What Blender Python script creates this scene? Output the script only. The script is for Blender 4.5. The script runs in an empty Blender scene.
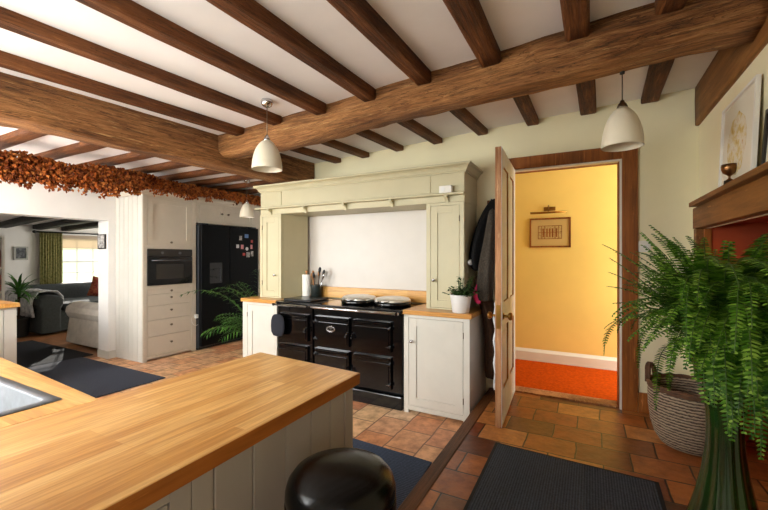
import bpy, math, random
from mathutils import Vector, Matrix, noise
random.seed(7)
S = bpy.context.scene
COL = S.collection
pi = math.pi
def V(*a): return Vector(a)

# ------------------------------------------------------------------ materials
def nt(name):
    m = bpy.data.materials.new(name); m.use_nodes = True
    n = m.node_tree; b = n.nodes['Principled BSDF']
    return m, n, b
def lin(c):
    return tuple(((x/255)/12.92 if x/255 <= .04045 else ((x/255+.055)/1.055)**2.4) for x in c) + (1,)
def coord(n, scale=(1,1,1), rot=(0,0,0), out='Object'):
    tc = n.nodes.new('ShaderNodeTexCoord'); mp = n.nodes.new('ShaderNodeMapping')
    mp.inputs['Scale'].default_value = scale; mp.inputs['Rotation'].default_value = rot
    n.links.new(tc.outputs[out], mp.inputs['Vector']); return mp.outputs['Vector']
coord_ = coord
def ramp(n, fac, stops):
    r = n.nodes.new('ShaderNodeValToRGB')
    while len(r.color_ramp.elements) < len(stops): r.color_ramp.elements.new(.5)
    for e, (p, c) in zip(r.color_ramp.elements, stops): e.position = p; e.color = lin(c)
    n.links.new(fac, r.inputs['Fac']); return r.outputs['Color']
def nz(n, vec, scale, detail=4, rough=.55, dist=0):
    t = n.nodes.new('ShaderNodeTexNoise'); t.inputs['Scale'].default_value = scale
    t.inputs['Detail'].default_value = detail; t.inputs['Roughness'].default_value = rough; t.inputs['Distortion'].default_value = dist
    n.links.new(vec, t.inputs['Vector']); return t.outputs['Fac']
def bump(n, b, h, strength=.3, dist=.01):
    k = n.nodes.new('ShaderNodeBump'); k.inputs['Strength'].default_value = strength; k.inputs['Distance'].default_value = dist
    n.links.new(h, k.inputs['Height']); n.links.new(k.outputs['Normal'], b.inputs['Normal'])
def mixc(n, fac, a, c, mode='MIX'):
    x = n.nodes.new('ShaderNodeMix'); x.data_type = 'RGBA'; x.blend_type = mode
    for s, v in ((0, fac), (6, a), (7, c)):
        if hasattr(v, 'links') or isinstance(v, bpy.types.NodeSocket): n.links.new(v, x.inputs[s])
        elif s == 0: x.inputs[0].default_value = v
        else: x.inputs[s].default_value = v if len(v) == 4 else lin(v)
    return x.outputs[2]
def plain(name, c, rough=.5, metal=0, var=.06, scale=6, bmp=0, coat=0, spec=.5):
    m, n, b = nt(name)
    v = coord(n); f = nz(n, v, scale)
    lo = tuple(max(0, x*(1-var)) for x in c); hi = tuple(min(255, x*(1+var)) for x in c)
    n.links.new(ramp(n, f, [(.3, lo), (.7, hi)]), b.inputs['Base Color'])
    b.inputs['Roughness'].default_value = rough; b.inputs['Metallic'].default_value = metal
    b.inputs['Coat Weight'].default_value = coat; b.inputs['Specular IOR Level'].default_value = spec
    if bmp: bump(n, b, nz(n, v, scale*6), bmp, .004)
    return m
def beamwood(name, dark, mid, light, bmp=.6, sx=1.2, rough=.62, axis='x'):
    m, n, b = nt(name)
    def coord(n, sc, base=coord_):
        a, c, _ = sc
        return base(n, {'x': (a,c,c), 'y': (c,a,c), 'z': (c,c,a)}[axis])
    v = coord(n, (sx, 14, 14)); f = nz(n, v, 2.2, 9, .65, .8)
    v2 = coord(n, (.5, 2.2, 2.2)); g = nz(n, v2, 2.4, 5, .6)
    v3 = coord(n, (2.0, 40, 40)); h = nz(n, v3, 3, 5, .6)
    c1 = ramp(n, f, [(.36, dark), (.5, mid), (.64, light)])
    c2 = ramp(n, g, [(.36, tuple(x*.5 for x in mid)), (.64, tuple(min(255, x*1.1) for x in light))])
    c3 = mixc(n, .42, c1, c2)
    wf = nz(n, coord(n, (1.3, 18, 18)), 2.0, 8, .72, .5)
    c3 = mixc(n, ramp(n, wf, [(.60, (0,0,0)), (.68, (235,235,235))]), c3, tuple(min(255, x*1.2+26) for x in light))
    cf = nz(n, coord(n, (.55, 11, 11)), 2.6, 7, .6, .6)
    cr_ = ramp(n, cf, [(.485, (255,255,255)), (.5, (70,58,50)), (.515, (255,255,255))])
    c3 = mixc(n, .85*min(1, bmp), c3, cr_, 'MULTIPLY')
    fine = ramp(n, nz(n, coord(n, (4, 90, 90)), 2, 4, .7), [(.35, (178,168,160)), (.65, (255,255,255))])
    c4 = mixc(n, .8*min(1, bmp), c3, fine, 'MULTIPLY')
    n.links.new(c4, b.inputs['Base Color'])
    b.inputs['Roughness'].default_value = rough; b.inputs['Specular IOR Level'].default_value = .3
    a = n.nodes.new('ShaderNodeMath'); a.operation = 'ADD'
    n.links.new(f, a.inputs[0]); n.links.new(h, a.inputs[1]); bump(n, b, a.outputs[0], bmp, .02)
    return m
def staves(name, axis, tones, sw=.042, sl=.55, rough=.3, coat=.25):
    m, n, b = nt(name)
    v = coord(n, (1,1,1), (0,0,0 if axis == 'x' else pi/2))
    br = n.nodes.new('ShaderNodeTexBrick'); n.links.new(v, br.inputs['Vector'])
    br.inputs['Scale'].default_value = 1; br.inputs['Brick Width'].default_value = sl; br.inputs['Row Height'].default_value = sw
    br.inputs['Mortar Size'].default_value = .0006; br.inputs['Mortar Smooth'].default_value = .3; br.offset = .37; br.offset_frequency = 3
    br.inputs['Color1'].default_value = (0,0,0,1); br.inputs['Color2'].default_value = (1,1,1,1); br.inputs['Mortar'].default_value = (.35,.35,.35,1)
    base = ramp(n, br.outputs['Color'], [(0, tones[0]), (.5, tones[1]), (1, tones[2])])
    gs = (2.2, 45, 45) if axis == 'x' else (45, 2.2, 45)
    g = nz(n, coord(n, gs), 2, 6, .6, .4)
    gr = ramp(n, g, [(.35, (214,200,186)), (.65, (255,255,255))])
    n.links.new(mixc(n, 1, base, gr, 'MULTIPLY'), b.inputs['Base Color'])
    b.inputs['Roughness'].default_value = rough; b.inputs['Coat Weight'].default_value = coat; b.inputs['Coat Roughness'].default_value = .25
    bump(n, b, g, .05, .002)
    return m
def tiles(name, w, h, tones, grout, rough, mort=.007, offset=.5, rot=0, shift=(0,0), bmp=.5, coat=0):
    m, n, b = nt(name)
    tc = n.nodes.new('ShaderNodeTexCoord'); mp = n.nodes.new('ShaderNodeMapping')
    mp.inputs['Rotation'].default_value = (0,0,rot); mp.inputs['Location'].default_value = (shift[0], shift[1], 0)
    n.links.new(tc.outputs['Object'], mp.inputs['Vector'])
    wob = n.nodes.new('ShaderNodeTexNoise'); wob.inputs['Scale'].default_value = 5; n.links.new(mp.outputs[0], wob.inputs['Vector'])
    sc = n.nodes.new('ShaderNodeVectorMath'); sc.operation = 'SCALE'; sc.inputs['Scale'].default_value = .022
    n.links.new(wob.outputs['Color'], sc.inputs[0])
    ad = n.nodes.new('ShaderNodeVectorMath'); n.links.new(mp.outputs[0], ad.inputs[0]); n.links.new(sc.outputs[0], ad.inputs[1])
    br = n.nodes.new('ShaderNodeTexBrick'); n.links.new(ad.outputs[0], br.inputs['Vector'])
    br.inputs['Scale'].default_value = 1; br.inputs['Brick Width'].default_value = w; br.inputs['Row Height'].default_value = h
    br.inputs['Mortar Size'].default_value = mort; br.inputs['Mortar Smooth'].default_value = .4; br.offset = offset
    br.inputs['Color1'].default_value = (0,0,0,1); br.inputs['Color2'].default_value = (1,1,1,1); br.inputs['Mortar'].default_value = (.5,.5,.5,1)
    k = len(tones)
    base = ramp(n, br.outputs['Color'], [(i/(k-1), t) for i, t in enumerate(tones)])
    mot = ramp(n, nz(n, mp.outputs[0], 11, 6, .65), [(.3, (186,172,162)), (.6, (255,255,255))])
    c = mixc(n, 1, base, mot, 'MULTIPLY')
    c = mixc(n, br.outputs['Fac'], c, grout)
    n.links.new(c, b.inputs['Base Color'])
    b.inputs['Roughness'].default_value = rough; b.inputs['Coat Weight'].default_value = coat; b.inputs['Coat Roughness'].default_value = .3
    inv = n.nodes.new('ShaderNodeMath'); inv.operation = 'MULTIPLY_ADD'; inv.inputs[1].default_value = -1.0
    n.links.new(br.outputs['Fac'], inv.inputs[0]); n.links.new(nz(n, mp.outputs[0], 14, 4), inv.inputs[2])
    bump(n, b, inv.outputs[0], bmp, .006)
    return m
def ribbed(name, c1, c2, axis, pitch, rough=.95):
    m, n, b = nt(name)
    v = coord(n); w = n.nodes.new('ShaderNodeTexWave'); w.wave_type = 'BANDS'; w.bands_direction = axis
    w.inputs['Scale'].default_value = 1/pitch/3.18; w.inputs['Distortion'].default_value = .3; n.links.new(v, w.inputs['Vector'])
    f = nz(n, v, 90, 3)
    c = mixc(n, .5, ramp(n, w.outputs['Fac'], [(.2, c1), (.8, c2)]), ramp(n, f, [(.3, c1), (.7, c2)]))
    n.links.new(c, b.inputs['Base Color']); b.inputs['Roughness'].default_value = rough; b.inputs['Specular IOR Level'].default_value = .15
    bump(n, b, w.outputs['Fac'], .6, .004); return m
def leafmat(name, cols, rough=.45, trans=.25):
    m, n, b = nt(name)
    g = n.nodes.new('ShaderNodeNewGeometry')
    k = len(cols)
    c = ramp(n, g.outputs['Random Per Island'], [(i/(k-1), t) for i, t in enumerate(cols)])
    n.links.new(c, b.inputs['Base Color']); b.inputs['Roughness'].default_value = rough
    b.inputs['Specular IOR Level'].default_value = .35
    t = n.nodes.new('ShaderNodeBsdfTranslucent'); n.links.new(c, t.inputs['Color'])
    mx = n.nodes.new('ShaderNodeMixShader'); mx.inputs[0].default_value = trans
    n.links.new(b.outputs[0], mx.inputs[1]); n.links.new(t.outputs[0], mx.inputs[2])
    n.links.new(mx.outputs[0], n.nodes['Material Output'].inputs['Surface']); return m
def weave(name, c1, c2, sc=28, rough=.8):
    m, n, b = nt(name)
    v = coord(n)
    a = n.nodes.new('ShaderNodeTexWave'); a.bands_direction = 'Z'; a.inputs['Scale'].default_value = sc*.6; a.inputs['Distortion'].default_value = 2.5; a.inputs['Detail Scale'].default_value = 3
    n.links.new(v, a.inputs['Vector'])
    n.links.new(ramp(n, a.outputs['Fac'], [(.1, c1), (.7, c2)]), b.inputs['Base Color']); b.inputs['Roughness'].default_value = rough
    bump(n, b, a.outputs['Fac'], .8, .01); return m
def speckle(name, cols, scale, rough=.9):
    m, n, b = nt(name); v = coord(n)
    k = len(cols)
    n.links.new(ramp(n, nz(n, v, scale, 5, .7), [(.3+.4*i/(k-1), t) for i, t in enumerate(cols)]), b.inputs['Base Color'])
    b.inputs['Roughness'].default_value = rough; b.inputs['Specular IOR Level'].default_value = .2; return m

M = {}
M['ceiling'] = plain('white_distemper', (238,234,234), .9, var=.02, scale=2.5, bmp=.15)
M['wall'] = plain('cream_wall', (236,226,190), .85, var=.02, scale=2, bmp=.12)
M['wall_white'] = plain('white_wall', (230,226,220), .85, var=.02, scale=2, bmp=.12)
M['hall'] = plain('yellow_wall', (246,212,124), .8, var=.02, scale=2, bmp=.08)
M['red'] = plain('red_hearth_paint', (152,58,18), .85, var=.1, scale=4, bmp=.3)
M['carpet'] = plain('orange_carpet', (178,68,6), .95, var=.12, scale=40, bmp=.3, spec=.05)
M['beam'] = beamwood('old_oak_beam', (74,42,22), (158,98,52), (210,154,98), 1.0)
M['joist'] = beamwood('dark_joist', (46,23,10), (98,52,24), (136,84,42), .8)
M['darkbeam'] = beamwood('black_beam', (18,14,12), (32,26,22), (48,40,34), .4)
M['frame_wood'] = beamwood('stained_pine', (98,48,14), (144,80,26), (164,98,40), .15, .6, .5, 'z')
M['door_wood'] = beamwood('stripped_pine', (140,84,46), (176,116,72), (204,152,108), .2, .8, .6, 'z')
M['mantel'] = beamwood('mantel_oak', (96,56,24), (130,82,38), (152,100,52), .15, .5, .5, 'y')
M['plate'] = beamwood('plate_timber', (92,56,24), (126,80,36), (146,98,50), .3, .8, .6)
M['strip'] = beamwood('strip_timber', (56,32,16), (92,56,28), (116,74,40), .3, .8, .5, 'y')
M['oak_y'] = staves('oak_staves_long', 'y', [(210,152,80), (224,170,98), (234,186,116)])
M['oak_x'] = staves('oak_staves_cross', 'x', [(212,152,74), (222,168,90), (230,182,108)])
M['oak_edge_shade'] = beamwood('oak_edge_shade', (140,76,26), (164,94,36), (182,112,50), .05, .6, .35, 'y')  # oak darkened to hold the shade of the worktop's outer edge
M['sage'] = plain('sage_cream_paint', (192,182,147), .45, var=.015)
M['cream'] = plain('cream_paint', (204,199,188), .45, var=.015)
M['stone'] = plain('stone_grey_paint', (204,192,174), .45, var=.015)
M['greige'] = plain('grey_beige_paint', (176,166,156), .45, var=.015)
M['white'] = plain('white_gloss', (232,228,220), .4, var=.01)
M['doorpaint'] = plain('pale_door_paint', (236,238,246), .5, var=.03, scale=9)
M['black'] = plain('black_enamel', (4,4,5), .15, var=.1, coat=.2, spec=.4)
M['blacktop'] = plain('black_plate', (14,14,15), .28, var=.2, scale=14)
M['fridge'] = plain('black_fridge', (7,8,10), .45, var=.05, spec=.12)
M['fridgeside'] = plain('grey_fridge_side', (44,46,50), .35, var=.05)
M['binblack'] = plain('black_lacquer', (5,5,6), .24, var=.1, spec=.3)
M['chrome'] = plain('polished_chrome', (205,205,208), .13, 1, var=.03)
M['lid'] = plain('brushed_lid', (226,222,214), .3, .75, var=.04, scale=20)
M['steel'] = plain('brushed_steel', (118,121,126), .5, .9, var=.06, scale=22)
M['nickel'] = plain('dull_nickel', (120,108,92), .3, 1, var=.05)
M['brass'] = plain('aged_brass', (150,108,52), .32, 1, var=.1)
M['trophy'] = plain('tarnished_bronze', (120,84,52), .35, 1, var=.15, scale=30)
M['iron'] = plain('black_iron', (16,14,13), .5, 0, var=.1)
M['glass_black'] = plain('black_glass', (9,9,10), .06, var=.05)
M['ovengrey'] = plain('oven_fascia', (58,54,50), .3, .4, var=.05)
M['shade'] = plain('cream_glass_shade', (232,222,200), .3, var=.01)
M['terra'] = tiles('pale_terracotta', .30, .25, [(216,148,102), (230,176,128), (238,200,152), (206,132,88), (240,208,168)], (128,92,66), .5, .007, .5, pi/2, (.06,.06), .4)
M['brick'] = tiles('worn_quarry_tiles', .30, .235, [(92,42,18), (158,80,34), (208,142,76), (88,40,18), (190,116,54), (128,60,26)], (50,32,20), .34, .006, .5, 0, (.07,-.045), .7, .15)
M['sitfloor'] = plain('brown_boards', (128,84,48), .5, var=.2, scale=5)
M['mat_dark'] = ribbed('charcoal_ribbed_mat', (44,49,57), (84,91,103), 'X', .013)
M['mat_blue'] = ribbed('navy_ribbed_mat', (40,48,62), (80,92,114), 'Y', .016)
M['mat_slate'] = ribbed('slate_mat', (52,55,64), (76,80,92), 'Y', .02)
M['mat_edge'] = plain('mat_binding', (26,27,30), .9, var=.1)
M['mat_black'] = ribbed('black_mat', (26,27,30), (44,46,50), 'X', .02)
M['fern'] = leafmat('fern_green', [(32,66,10), (58,102,18), (90,136,32), (146,182,72)])
M['stem'] = plain('green_stem', (64,92,34), .6)
M['palm'] = leafmat('palm_green', [(34,66,24), (56,104,38), (92,140,58)])
M['bush'] = leafmat('bush_green', [(16,34,12), (30,56,18), (52,84,30)])
M['hop'] = leafmat('dried_hops', [(74,30,8), (146,70,22), (180,98,36), (100,44,12), (204,126,58)], .9, .15)
M['vine'] = plain('dry_vine', (66,38,20), .9)
M['glaze'] = plain('green_glaze', (15,40,7), .16, var=.4, scale=5, coat=.6)
M['wicker'] = weave('grey_wicker', (74,56,42), (178,156,132))
M['wicker_dark'] = plain('brown_willow', (92,62,40), .8, var=.2, scale=20)
M['terracotta'] = plain('clay_pot', (150,82,52), .8)
M['soil'] = plain('soil', (38,28,20), .95)
M['ceramic'] = plain('white_ceramic', (230,228,226), .35, var=.01)
M['crock'] = plain('dark_crock', (30,36,34), .4, var=.2, scale=20)
M['splash'] = plain('white_panel', (204,196,187), .4, var=.01)
M['paper'] = plain('paper_white', (238,234,226), .9, var=.01)
M['spoonwood'] = plain('spoon_wood', (168,116,70), .7, var=.15)
M['darkplastic'] = plain('dark_plastic', (28,24,24), .4)
M['coat_black'] = speckle('black_wool', [(10,10,11), (26,25,26)], 40)
M['gap_shade_brown'] = speckle('gap_shade_cloth', [(48,32,22), (78,54,38)], 30)
M['coat_tweed'] = speckle('grey_tweed', [(26,23,20), (58,52,45), (92,82,70)], 140)
M['pink'] = plain('pink_cloth', (226,48,108), .8)
M['glove'] = plain('dark_quilt', (22,24,34), .9, var=.15, scale=40)
M['picmat'] = plain('cream_mount', (204,172,112), .7, var=.02)
M['picpaper'] = speckle('old_print', [(120,96,62), (196,166,112), (206,178,124)], 60)
M['pale_art'] = speckle('pale_watercolour', [(190,150,60), (214,190,130), (226,218,200), (208,170,120)], 16)
M['artpaper'] = plain('art_paper', (226,218,200), .5, var=.01)
M['sofa'] = plain('charcoal_sofa', (54,58,58), .95, var=.1, scale=30)
M['beige_cloth'] = plain('beige_slipcover', (206,196,182), .95, var=.05, scale=10)
M['throw'] = speckle('grey_white_throw', [(140,142,146), (206,206,208), (236,234,232)], 14)
M['cushion'] = speckle('red_patterned', [(54,14,14), (100,26,24), (134,74,44), (48,22,20)], 18)
M['curtain'] = speckle('green_print_curtain', [(66,74,42), (130,130,84), (172,164,112), (90,100,60)], 26)
M['blind'] = leafmat('linen_blind', [(222,208,190), (222,208,190)], .9, .6)
M['bookred'] = plain('orange_spine', (178,84,40), .7)
M['bookdark'] = plain('dark_spine', (48,40,44), .7)
M['photo1'] = speckle('photo_print', [(74,72,74), (172,166,160), (228,222,214)], 26)
M['grey_photo'] = speckle('grey_photo', [(40,42,48), (90,92,96), (150,150,150)], 9)
M['magred'] = plain('magnet_red', (178,62,54), .5)
M['magblue'] = plain('magnet_blue', (90,120,170), .5)
M['magwhite'] = plain('magnet_white', (206,202,198), .5)
M['magpink'] = plain('magnet_pink', (196,130,130), .5)
M['track'] = plain('silver_frame', (150,148,146), .35, .6)

# ------------------------------------------------------------------ mesh builder
class MB:
    def __init__(s): s.v = []; s.f = []; s.sm = []
    def add(s, vs, fs, smooth=False):
        o = len(s.v); s.v += [tuple(x) for x in vs]
        for f in fs: s.f.append([i+o for i in f]); s.sm.append(smooth)
        return s
    def hexa(s, p, smooth=False):   # p: 8 points bottom ccw then top ccw
        return s.add(p, [(3,2,1,0),(4,5,6,7),(0,1,5,4),(1,2,6,5),(2,3,7,6),(3,0,4,7)], smooth)
    def box(s, x0, x1, y0, y1, z0, z1):
        x0, x1 = sorted((x0,x1)); y0, y1 = sorted((y0,y1)); z0, z1 = sorted((z0,z1))
        return s.hexa([(x0,y0,z0),(x1,y0,z0),(x1,y1,z0),(x0,y1,z0),(x0,y0,z1),(x1,y0,z1),(x1,y1,z1),(x0,y1,z1)])
    def bx(s, F, u0, u1, v0, v1, n0, n1):   # box in a face frame F=(o,u,v,n)
        o, u, v, n = F
        P = lambda a, b, c: o+u*a+v*b+n*c
        pts = [P(u0,v0,n0),P(u1,v0,n0),P(u1,v0,n1),P(u0,v0,n1),P(u0,v1,n0),P(u1,v1,n0),P(u1,v1,n1),P(u0,v1,n1)]
        if u.cross(v).dot(n) > 0: pts = [pts[i] for i in (3,2,1,0,7,6,5,4)]
        return s.hexa(pts)
    def loft(s, rings, cap=True, smooth=True, closed=True):
        n = len(rings[0]); vs = [p for r in rings for p in r]; fs = []
        for i in range(len(rings)-1):
            for j in range(n if closed else n-1):
                k = (j+1) % n
                fs.append((i*n+j, i*n+k, (i+1)*n+k, (i+1)*n+j))
        s.add(vs, fs, smooth)
        if cap:
            o = len(s.v)-len(vs)
            s.f.append([o+j for j in range(n)][::-1]); s.sm.append(False)
            s.f.append([o+(len(rings)-1)*n+j for j in range(n)]); s.sm.append(False)
        return s
    def lathe(s, prof, c, axis=(0,0,1), n=28, cap=True):
        a = Vector(axis).normalized(); t = Vector((1,0,0)) if abs(a.x) < .9 else Vector((0,1,0))
        e1 = a.cross(t).normalized(); e2 = a.cross(e1); c = Vector(c)
        rings = [[c + a*z + (e1*math.cos(2*pi*k/n)+e2*math.sin(2*pi*k/n))*max(r, 1e-4) for k in range(n)] for r, z in prof]
        return s.loft(rings, cap)
    def cyl(s, c, r, h, axis=(0,0,1), n=20, r2=None): return s.lathe([(r,0),(r if r2 is None else r2,h)], c, axis, n)
    def tube(s, pts, r, n=8, r1=None):
        pts = [Vector(p) for p in pts]; rings = []; up = Vector((.13,.21,1)).normalized()
        for i, p in enumerate(pts):
            d = (pts[min(i+1,len(pts)-1)]-pts[max(i-1,0)]).normalized()
            e1 = d.cross(up)
            if e1.length < 1e-3: e1 = d.cross(Vector((1,0,0)))
            e1.normalize(); e2 = d.cross(e1)
            rr = r if r1 is None else r+(r1-r)*i/(len(pts)-1)
            rings.append([p+(e1*math.cos(2*pi*k/n)+e2*math.sin(2*pi*k/n))*rr for k in range(n)])
        return s.loft(rings)
    def build(s, name, mat, parent=None, bevel=0, sub=0, seg=2):
        me = bpy.data.meshes.new(name); me.from_pydata(s.v, [], s.f); me.update()
        me.polygons.foreach_set('use_smooth', s.sm)
        o = bpy.data.objects.new(name, me); COL.objects.link(o)
        if mat: me.materials.append(M[mat] if isinstance(mat, str) else mat)
        if bevel:
            md = o.modifiers.new('bevel', 'BEVEL'); md.width = bevel; md.segments = seg; md.limit_method = 'ANGLE'; md.angle_limit = math.radians(50)
        if sub:
            md = o.modifiers.new('sub', 'SUBSURF'); md.levels = sub; md.render_levels = sub
        if parent is not None:
            o.parent = parent
            base = Vector(parent.location); q = parent.parent
            while q is not None: base = base + Vector(q.location); q = q.parent
            o.location = -base
        return o
def tag(o, label, cat, group=None, kind=None):
    o['label'] = label; o['category'] = cat
    if group: o['group'] = group
    if kind: o['kind'] = kind
    return o
def T(name, label, cat, loc, group=None, kind=None):
    o = bpy.data.objects.new(name, None); COL.objects.link(o); o.location = loc; o.empty_display_size = .05
    return tag(o, label, cat, group, kind)
def struct(name, mb, mat, label, cat, bevel=0):
    return tag(mb.build(name, mat, None, bevel), label, cat, None, 'structure')
def copy_tree(root, d, label, group=None):
    r = root.copy(); COL.objects.link(r); r.location = Vector(root.location)+Vector(d); r['label'] = label
    for ch in root.children:
        c = ch.copy(); COL.objects.link(c); c.parent = r
        for g in ch.children:
            k = g.copy(); COL.objects.link(k); k.parent = c
    return r
X, Y, Z = V(1,0,0), V(0,1,0), V(0,0,1)
FA = lambda y: (V(0,y,0), X, Z, -Y)        # faces the camera side (-Y)
FX = lambda x: (V(x,0,0), Y, Z, X)         # faces +X
def shaker(mb, F, u0, u1, v0, v1, t=.02, fr=.06, rec=.009):
    mb.bx(F,u0,u0+fr,v0,v1,0,t); mb.bx(F,u1-fr,u1,v0,v1,0,t)
    mb.bx(F,u0+fr,u1-fr,v0,v0+fr,0,t); mb.bx(F,u0+fr,u1-fr,v1-fr,v1,0,t)
    mb.bx(F,u0+fr,u1-fr,v0+fr,v1-fr,0,t-rec); return mb
KN = [(.007,0),(.006,.012),(.013,.018),(.0155,.024),(.013,.031),(.004,.034)]
def knob(F, u, v, n, parent, mat='nickel', name='knob', k=1.0):
    o, a, b, c = F
    mb = MB().lathe([(r*k, z*k) for r, z in KN], o+a*u+b*v+c*n, c, 14); return mb.build(name, mat, parent)
def zc(x): return 2.612+.045*x

# ------------------------------------------------------------------ room shell
struct('floor', MB().box(-5.95,-.83,-.15,4.95,-.12,0), 'terra', 'pale terracotta square tiles of the lower kitchen floor', 'floor')
struct('floor_step', MB().box(-.75,.72,-2.6,3.85,-.12,.14).box(.72,1.10,1.75,3.42,-.12,.14), 'brick', 'dark worn brick-red quarry tiles of the raised floor before the door', 'floor')
b = MB().box(-.83,-.748,-2.6,3.648,-.12,.146); struct('trim_1', b, 'strip', 'dark timber nosing strip along the step between the two tiled floors', 'trim', .006)
b = MB().hexa([(-3.2,-2.6,zc(-3.2)),(1.0,-2.6,zc(1.0)),(1.0,4.95,zc(1.0)),(-3.2,4.95,zc(-3.2)),(-3.2,-2.6,2.9),(1.0,-2.6,2.9),(1.0,4.95,2.9),(-3.2,4.95,2.9)]).box(-5.95,-3.2,-2.6,4.95,2.475,2.9)
struct('ceiling', b, 'ceiling', 'white plaster ceiling seen between the dark joists', 'ceiling')
b = MB().box(-3.45,-.745,3.65,3.85,0,2.75).box(-.745,.33,3.65,3.85,2.26,2.75).box(.33,1.0,3.65,3.85,.0,2.75)
struct('wall_back', b, 'wall', 'pale cream back wall behind the range surround and around the hall doorway', 'wall')
struct('wall_return', MB().box(-3.45,-3.3,3.85,4.95,0,2.6), 'wall_white', 'short white return wall behind the range surround', 'wall')
struct('wall_alcove', MB().box(-5.95,-3.3,4.95,5.1,0,2.6), 'wall_white', 'white end wall beyond the black fridge', 'wall')
b = MB().box(-5.95,-5.7,-.15,1.60,0,2.6).box(-5.95,-5.7,1.60,2.795,1.855,2.6).box(-5.95,-5.7,2.795,4.95,0,2.6)
struct('wall_left', b, 'wall_white', 'white wall with the wide opening into the sitting room', 'wall')
struct('baseboard_left', MB().box(-5.702,-5.685,2.80,2.885,0,.1).box(-5.95,-5.685,2.782,2.797,0,.1), 'cream', 'low cream skirting round the foot of the white pier', 'baseboard')
b = MB().box(-5.7,-.95,-.3,-.15,0,1.05).box(-5.7,-.95,-.3,-.15,2.15,2.7).box(-4.1,-3.6,-.3,-.15,1.05,2.15).box(-5.7,-5.2,-.3,-.15,1.05,2.15).box(-1.3,-.95,-.3,-.15,1.05,2.15)
struct('wall_sink', b, 'wall_white', 'white wall with the window behind the sink', 'wall')
struct('wall_near', MB().box(-1.1,-.95,-2.6,-.3,0,2.75).box(-1.1,1.0,-2.75,-2.6,0,2.75), 'wall_white', 'white walls of the dining end behind the viewer', 'wall')
b = MB().box(.72,.98,-2.6,-2.2,0,2.75).box(.72,.98,-1.0,1.75,0,2.75).box(.72,.98,-2.2,-1.0,0,1.0).box(.72,.98,-2.2,-1.0,2.1,2.75).box(.72,.739,1.75,3.42,1.572,1.68).box(.72,.98,1.75,3.42,1.68,2.75).box(.72,.98,3.42,3.65,0,2.75)
struct('wall_right', b, 'wall', 'pale cream right-hand wall above and beside the fireplace', 'wall')
b = MB().box(.74,1.10,3.405,3.47,.14,1.62).box(1.10,1.17,1.7,3.47,.14,1.62).box(.74,1.10,1.70,1.765,.14,1.62).box(.74,1.17,1.7,3.47,1.60,1.66)
struct('wall_hearth', b, 'red', 'brick-red painted inside of the open fireplace', 'wall')
# hall
struct('floor_hall', MB().box(-2.2,1.7,3.85,4.9,-.1,.142).box(-.63,.205,3.72,3.85,.141,.143), 'carpet', 'bright orange carpet of the hall beyond the doorway', 'floor')
struct('wall_hall', MB().box(-2.2,1.7,4.85,5.0,0,2.75).box(-2.3,-2.2,3.85,5.0,0,2.75), 'hall', 'warm yellow hall wall with the small framed print', 'wall')
struct('ceiling_hall', MB().box(-2.3,1.8,3.85,5.0,2.55,2.7), 'ceiling', 'hall ceiling', 'ceiling')
b = MB(); b.loft([[(x,4.85,.142),(x,4.828,.142),(x,4.828,.245),(x,4.84,.262),(x,4.85,.28)] for x in (-2.2,1.7)], True, False)
struct('baseboard_hall', b, 'white', 'tall white moulded skirting board along the yellow hall wall', 'baseboard')
# door frame
b = MB().box(.228,.335,3.625,3.66,.14,2.27).box(-.745,-.64,3.625,3.66,.14,2.27).box(-.64,.228,3.625,3.66,2.165,2.27)
b.box(.205,.245,3.66,3.85,.14,2.2).box(-.66,-.64,3.66,3.85,.14,2.2).box(-.66,.245,3.66,3.85,2.165,2.2)
fr = struct('trim_2', b, 'frame_wood', 'dark stained timber frame round the hall doorway', 'trim', .004)
struct('trim_3', MB().box(.212,.2275,3.634,3.72,.14,2.164).box(-.64,.212,3.634,3.70,2.15,2.164), 'white', 'thin cream stop lining inside the dark hall door frame', 'trim', .002)
struct('trim_4', MB().box(-.64,.2,3.66,3.80,.138,.152), 'door_wood', 'wooden threshold strip under the hall doorway', 'trim', .003)
struct('baseboard_back', MB().box(.338,.718,3.628,3.648,.14,.30), 'frame_wood', 'dark wooden skirting at the foot of the cream wall beside the door frame', 'baseboard', .004)
# open door (leaf along -Y)
dr = T('door_1', 'open panelled door with bare wooden edge and pale painted face', 'door', (-.60,3.6,.155), None, 'structure')
sh = lambda y: (3.64-y)*.055           # leaf swings very slightly to the right
def leafbox(mb, x0, x1, y0, y1, z0, z1):
    mb.hexa([(x0+sh(y0),y0,z0),(x1+sh(y0),y0,z0),(x1+sh(y1),y1,z0),(x0+sh(y1),y1,z0),(x0+sh(y0),y0,z1),(x1+sh(y0),y0,z1),(x1+sh(y1),y1,z1),(x0+sh(y1),y1,z1)])
xa, xb = -.644, -.600
b = MB()
leafbox(b,xa,xb,2.795,2.90,.155,2.16); leafbox(b,xa,xb,3.53,3.64,.155,2.16); leafbox(b,xa,xb,3.17,3.27,.40,2.05)
for z0, z1 in ((.155,.40),(.86,1.04),(2.04,2.16)): leafbox(b,xa,xb,2.90,3.53,z0,z1)
lf = b.build('leaf_frame', 'door_wood', dr, .003)
b = MB()
for y0, y1 in ((2.90,3.17),(3.27,3.53)):
    for z0, z1 in ((.40,.86),(1.04,2.04)):
        leafbox(b,xa+.012,xb-.012,y0,y1,z0,z1); leafbox(b,xa+.006,xb-.006,y0+.04,y1-.04,z0+.04,z1-.04)
b.build('panel', 'doorpaint', dr, .004)['label'] = 'pale painted door panels'
b = MB(); leafbox(b,xb,xb+.0015,2.797,2.9,.157,2.158); leafbox(b,xb,xb+.0015,3.53,3.64,.157,2.158); leafbox(b,xb,xb+.0015,3.17,3.27,.40,2.04)
for z0, z1 in ((.157,.40),(.86,1.04),(2.04,2.158)): leafbox(b,xb,xb+.0015,2.90,3.53,z0,z1)
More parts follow.
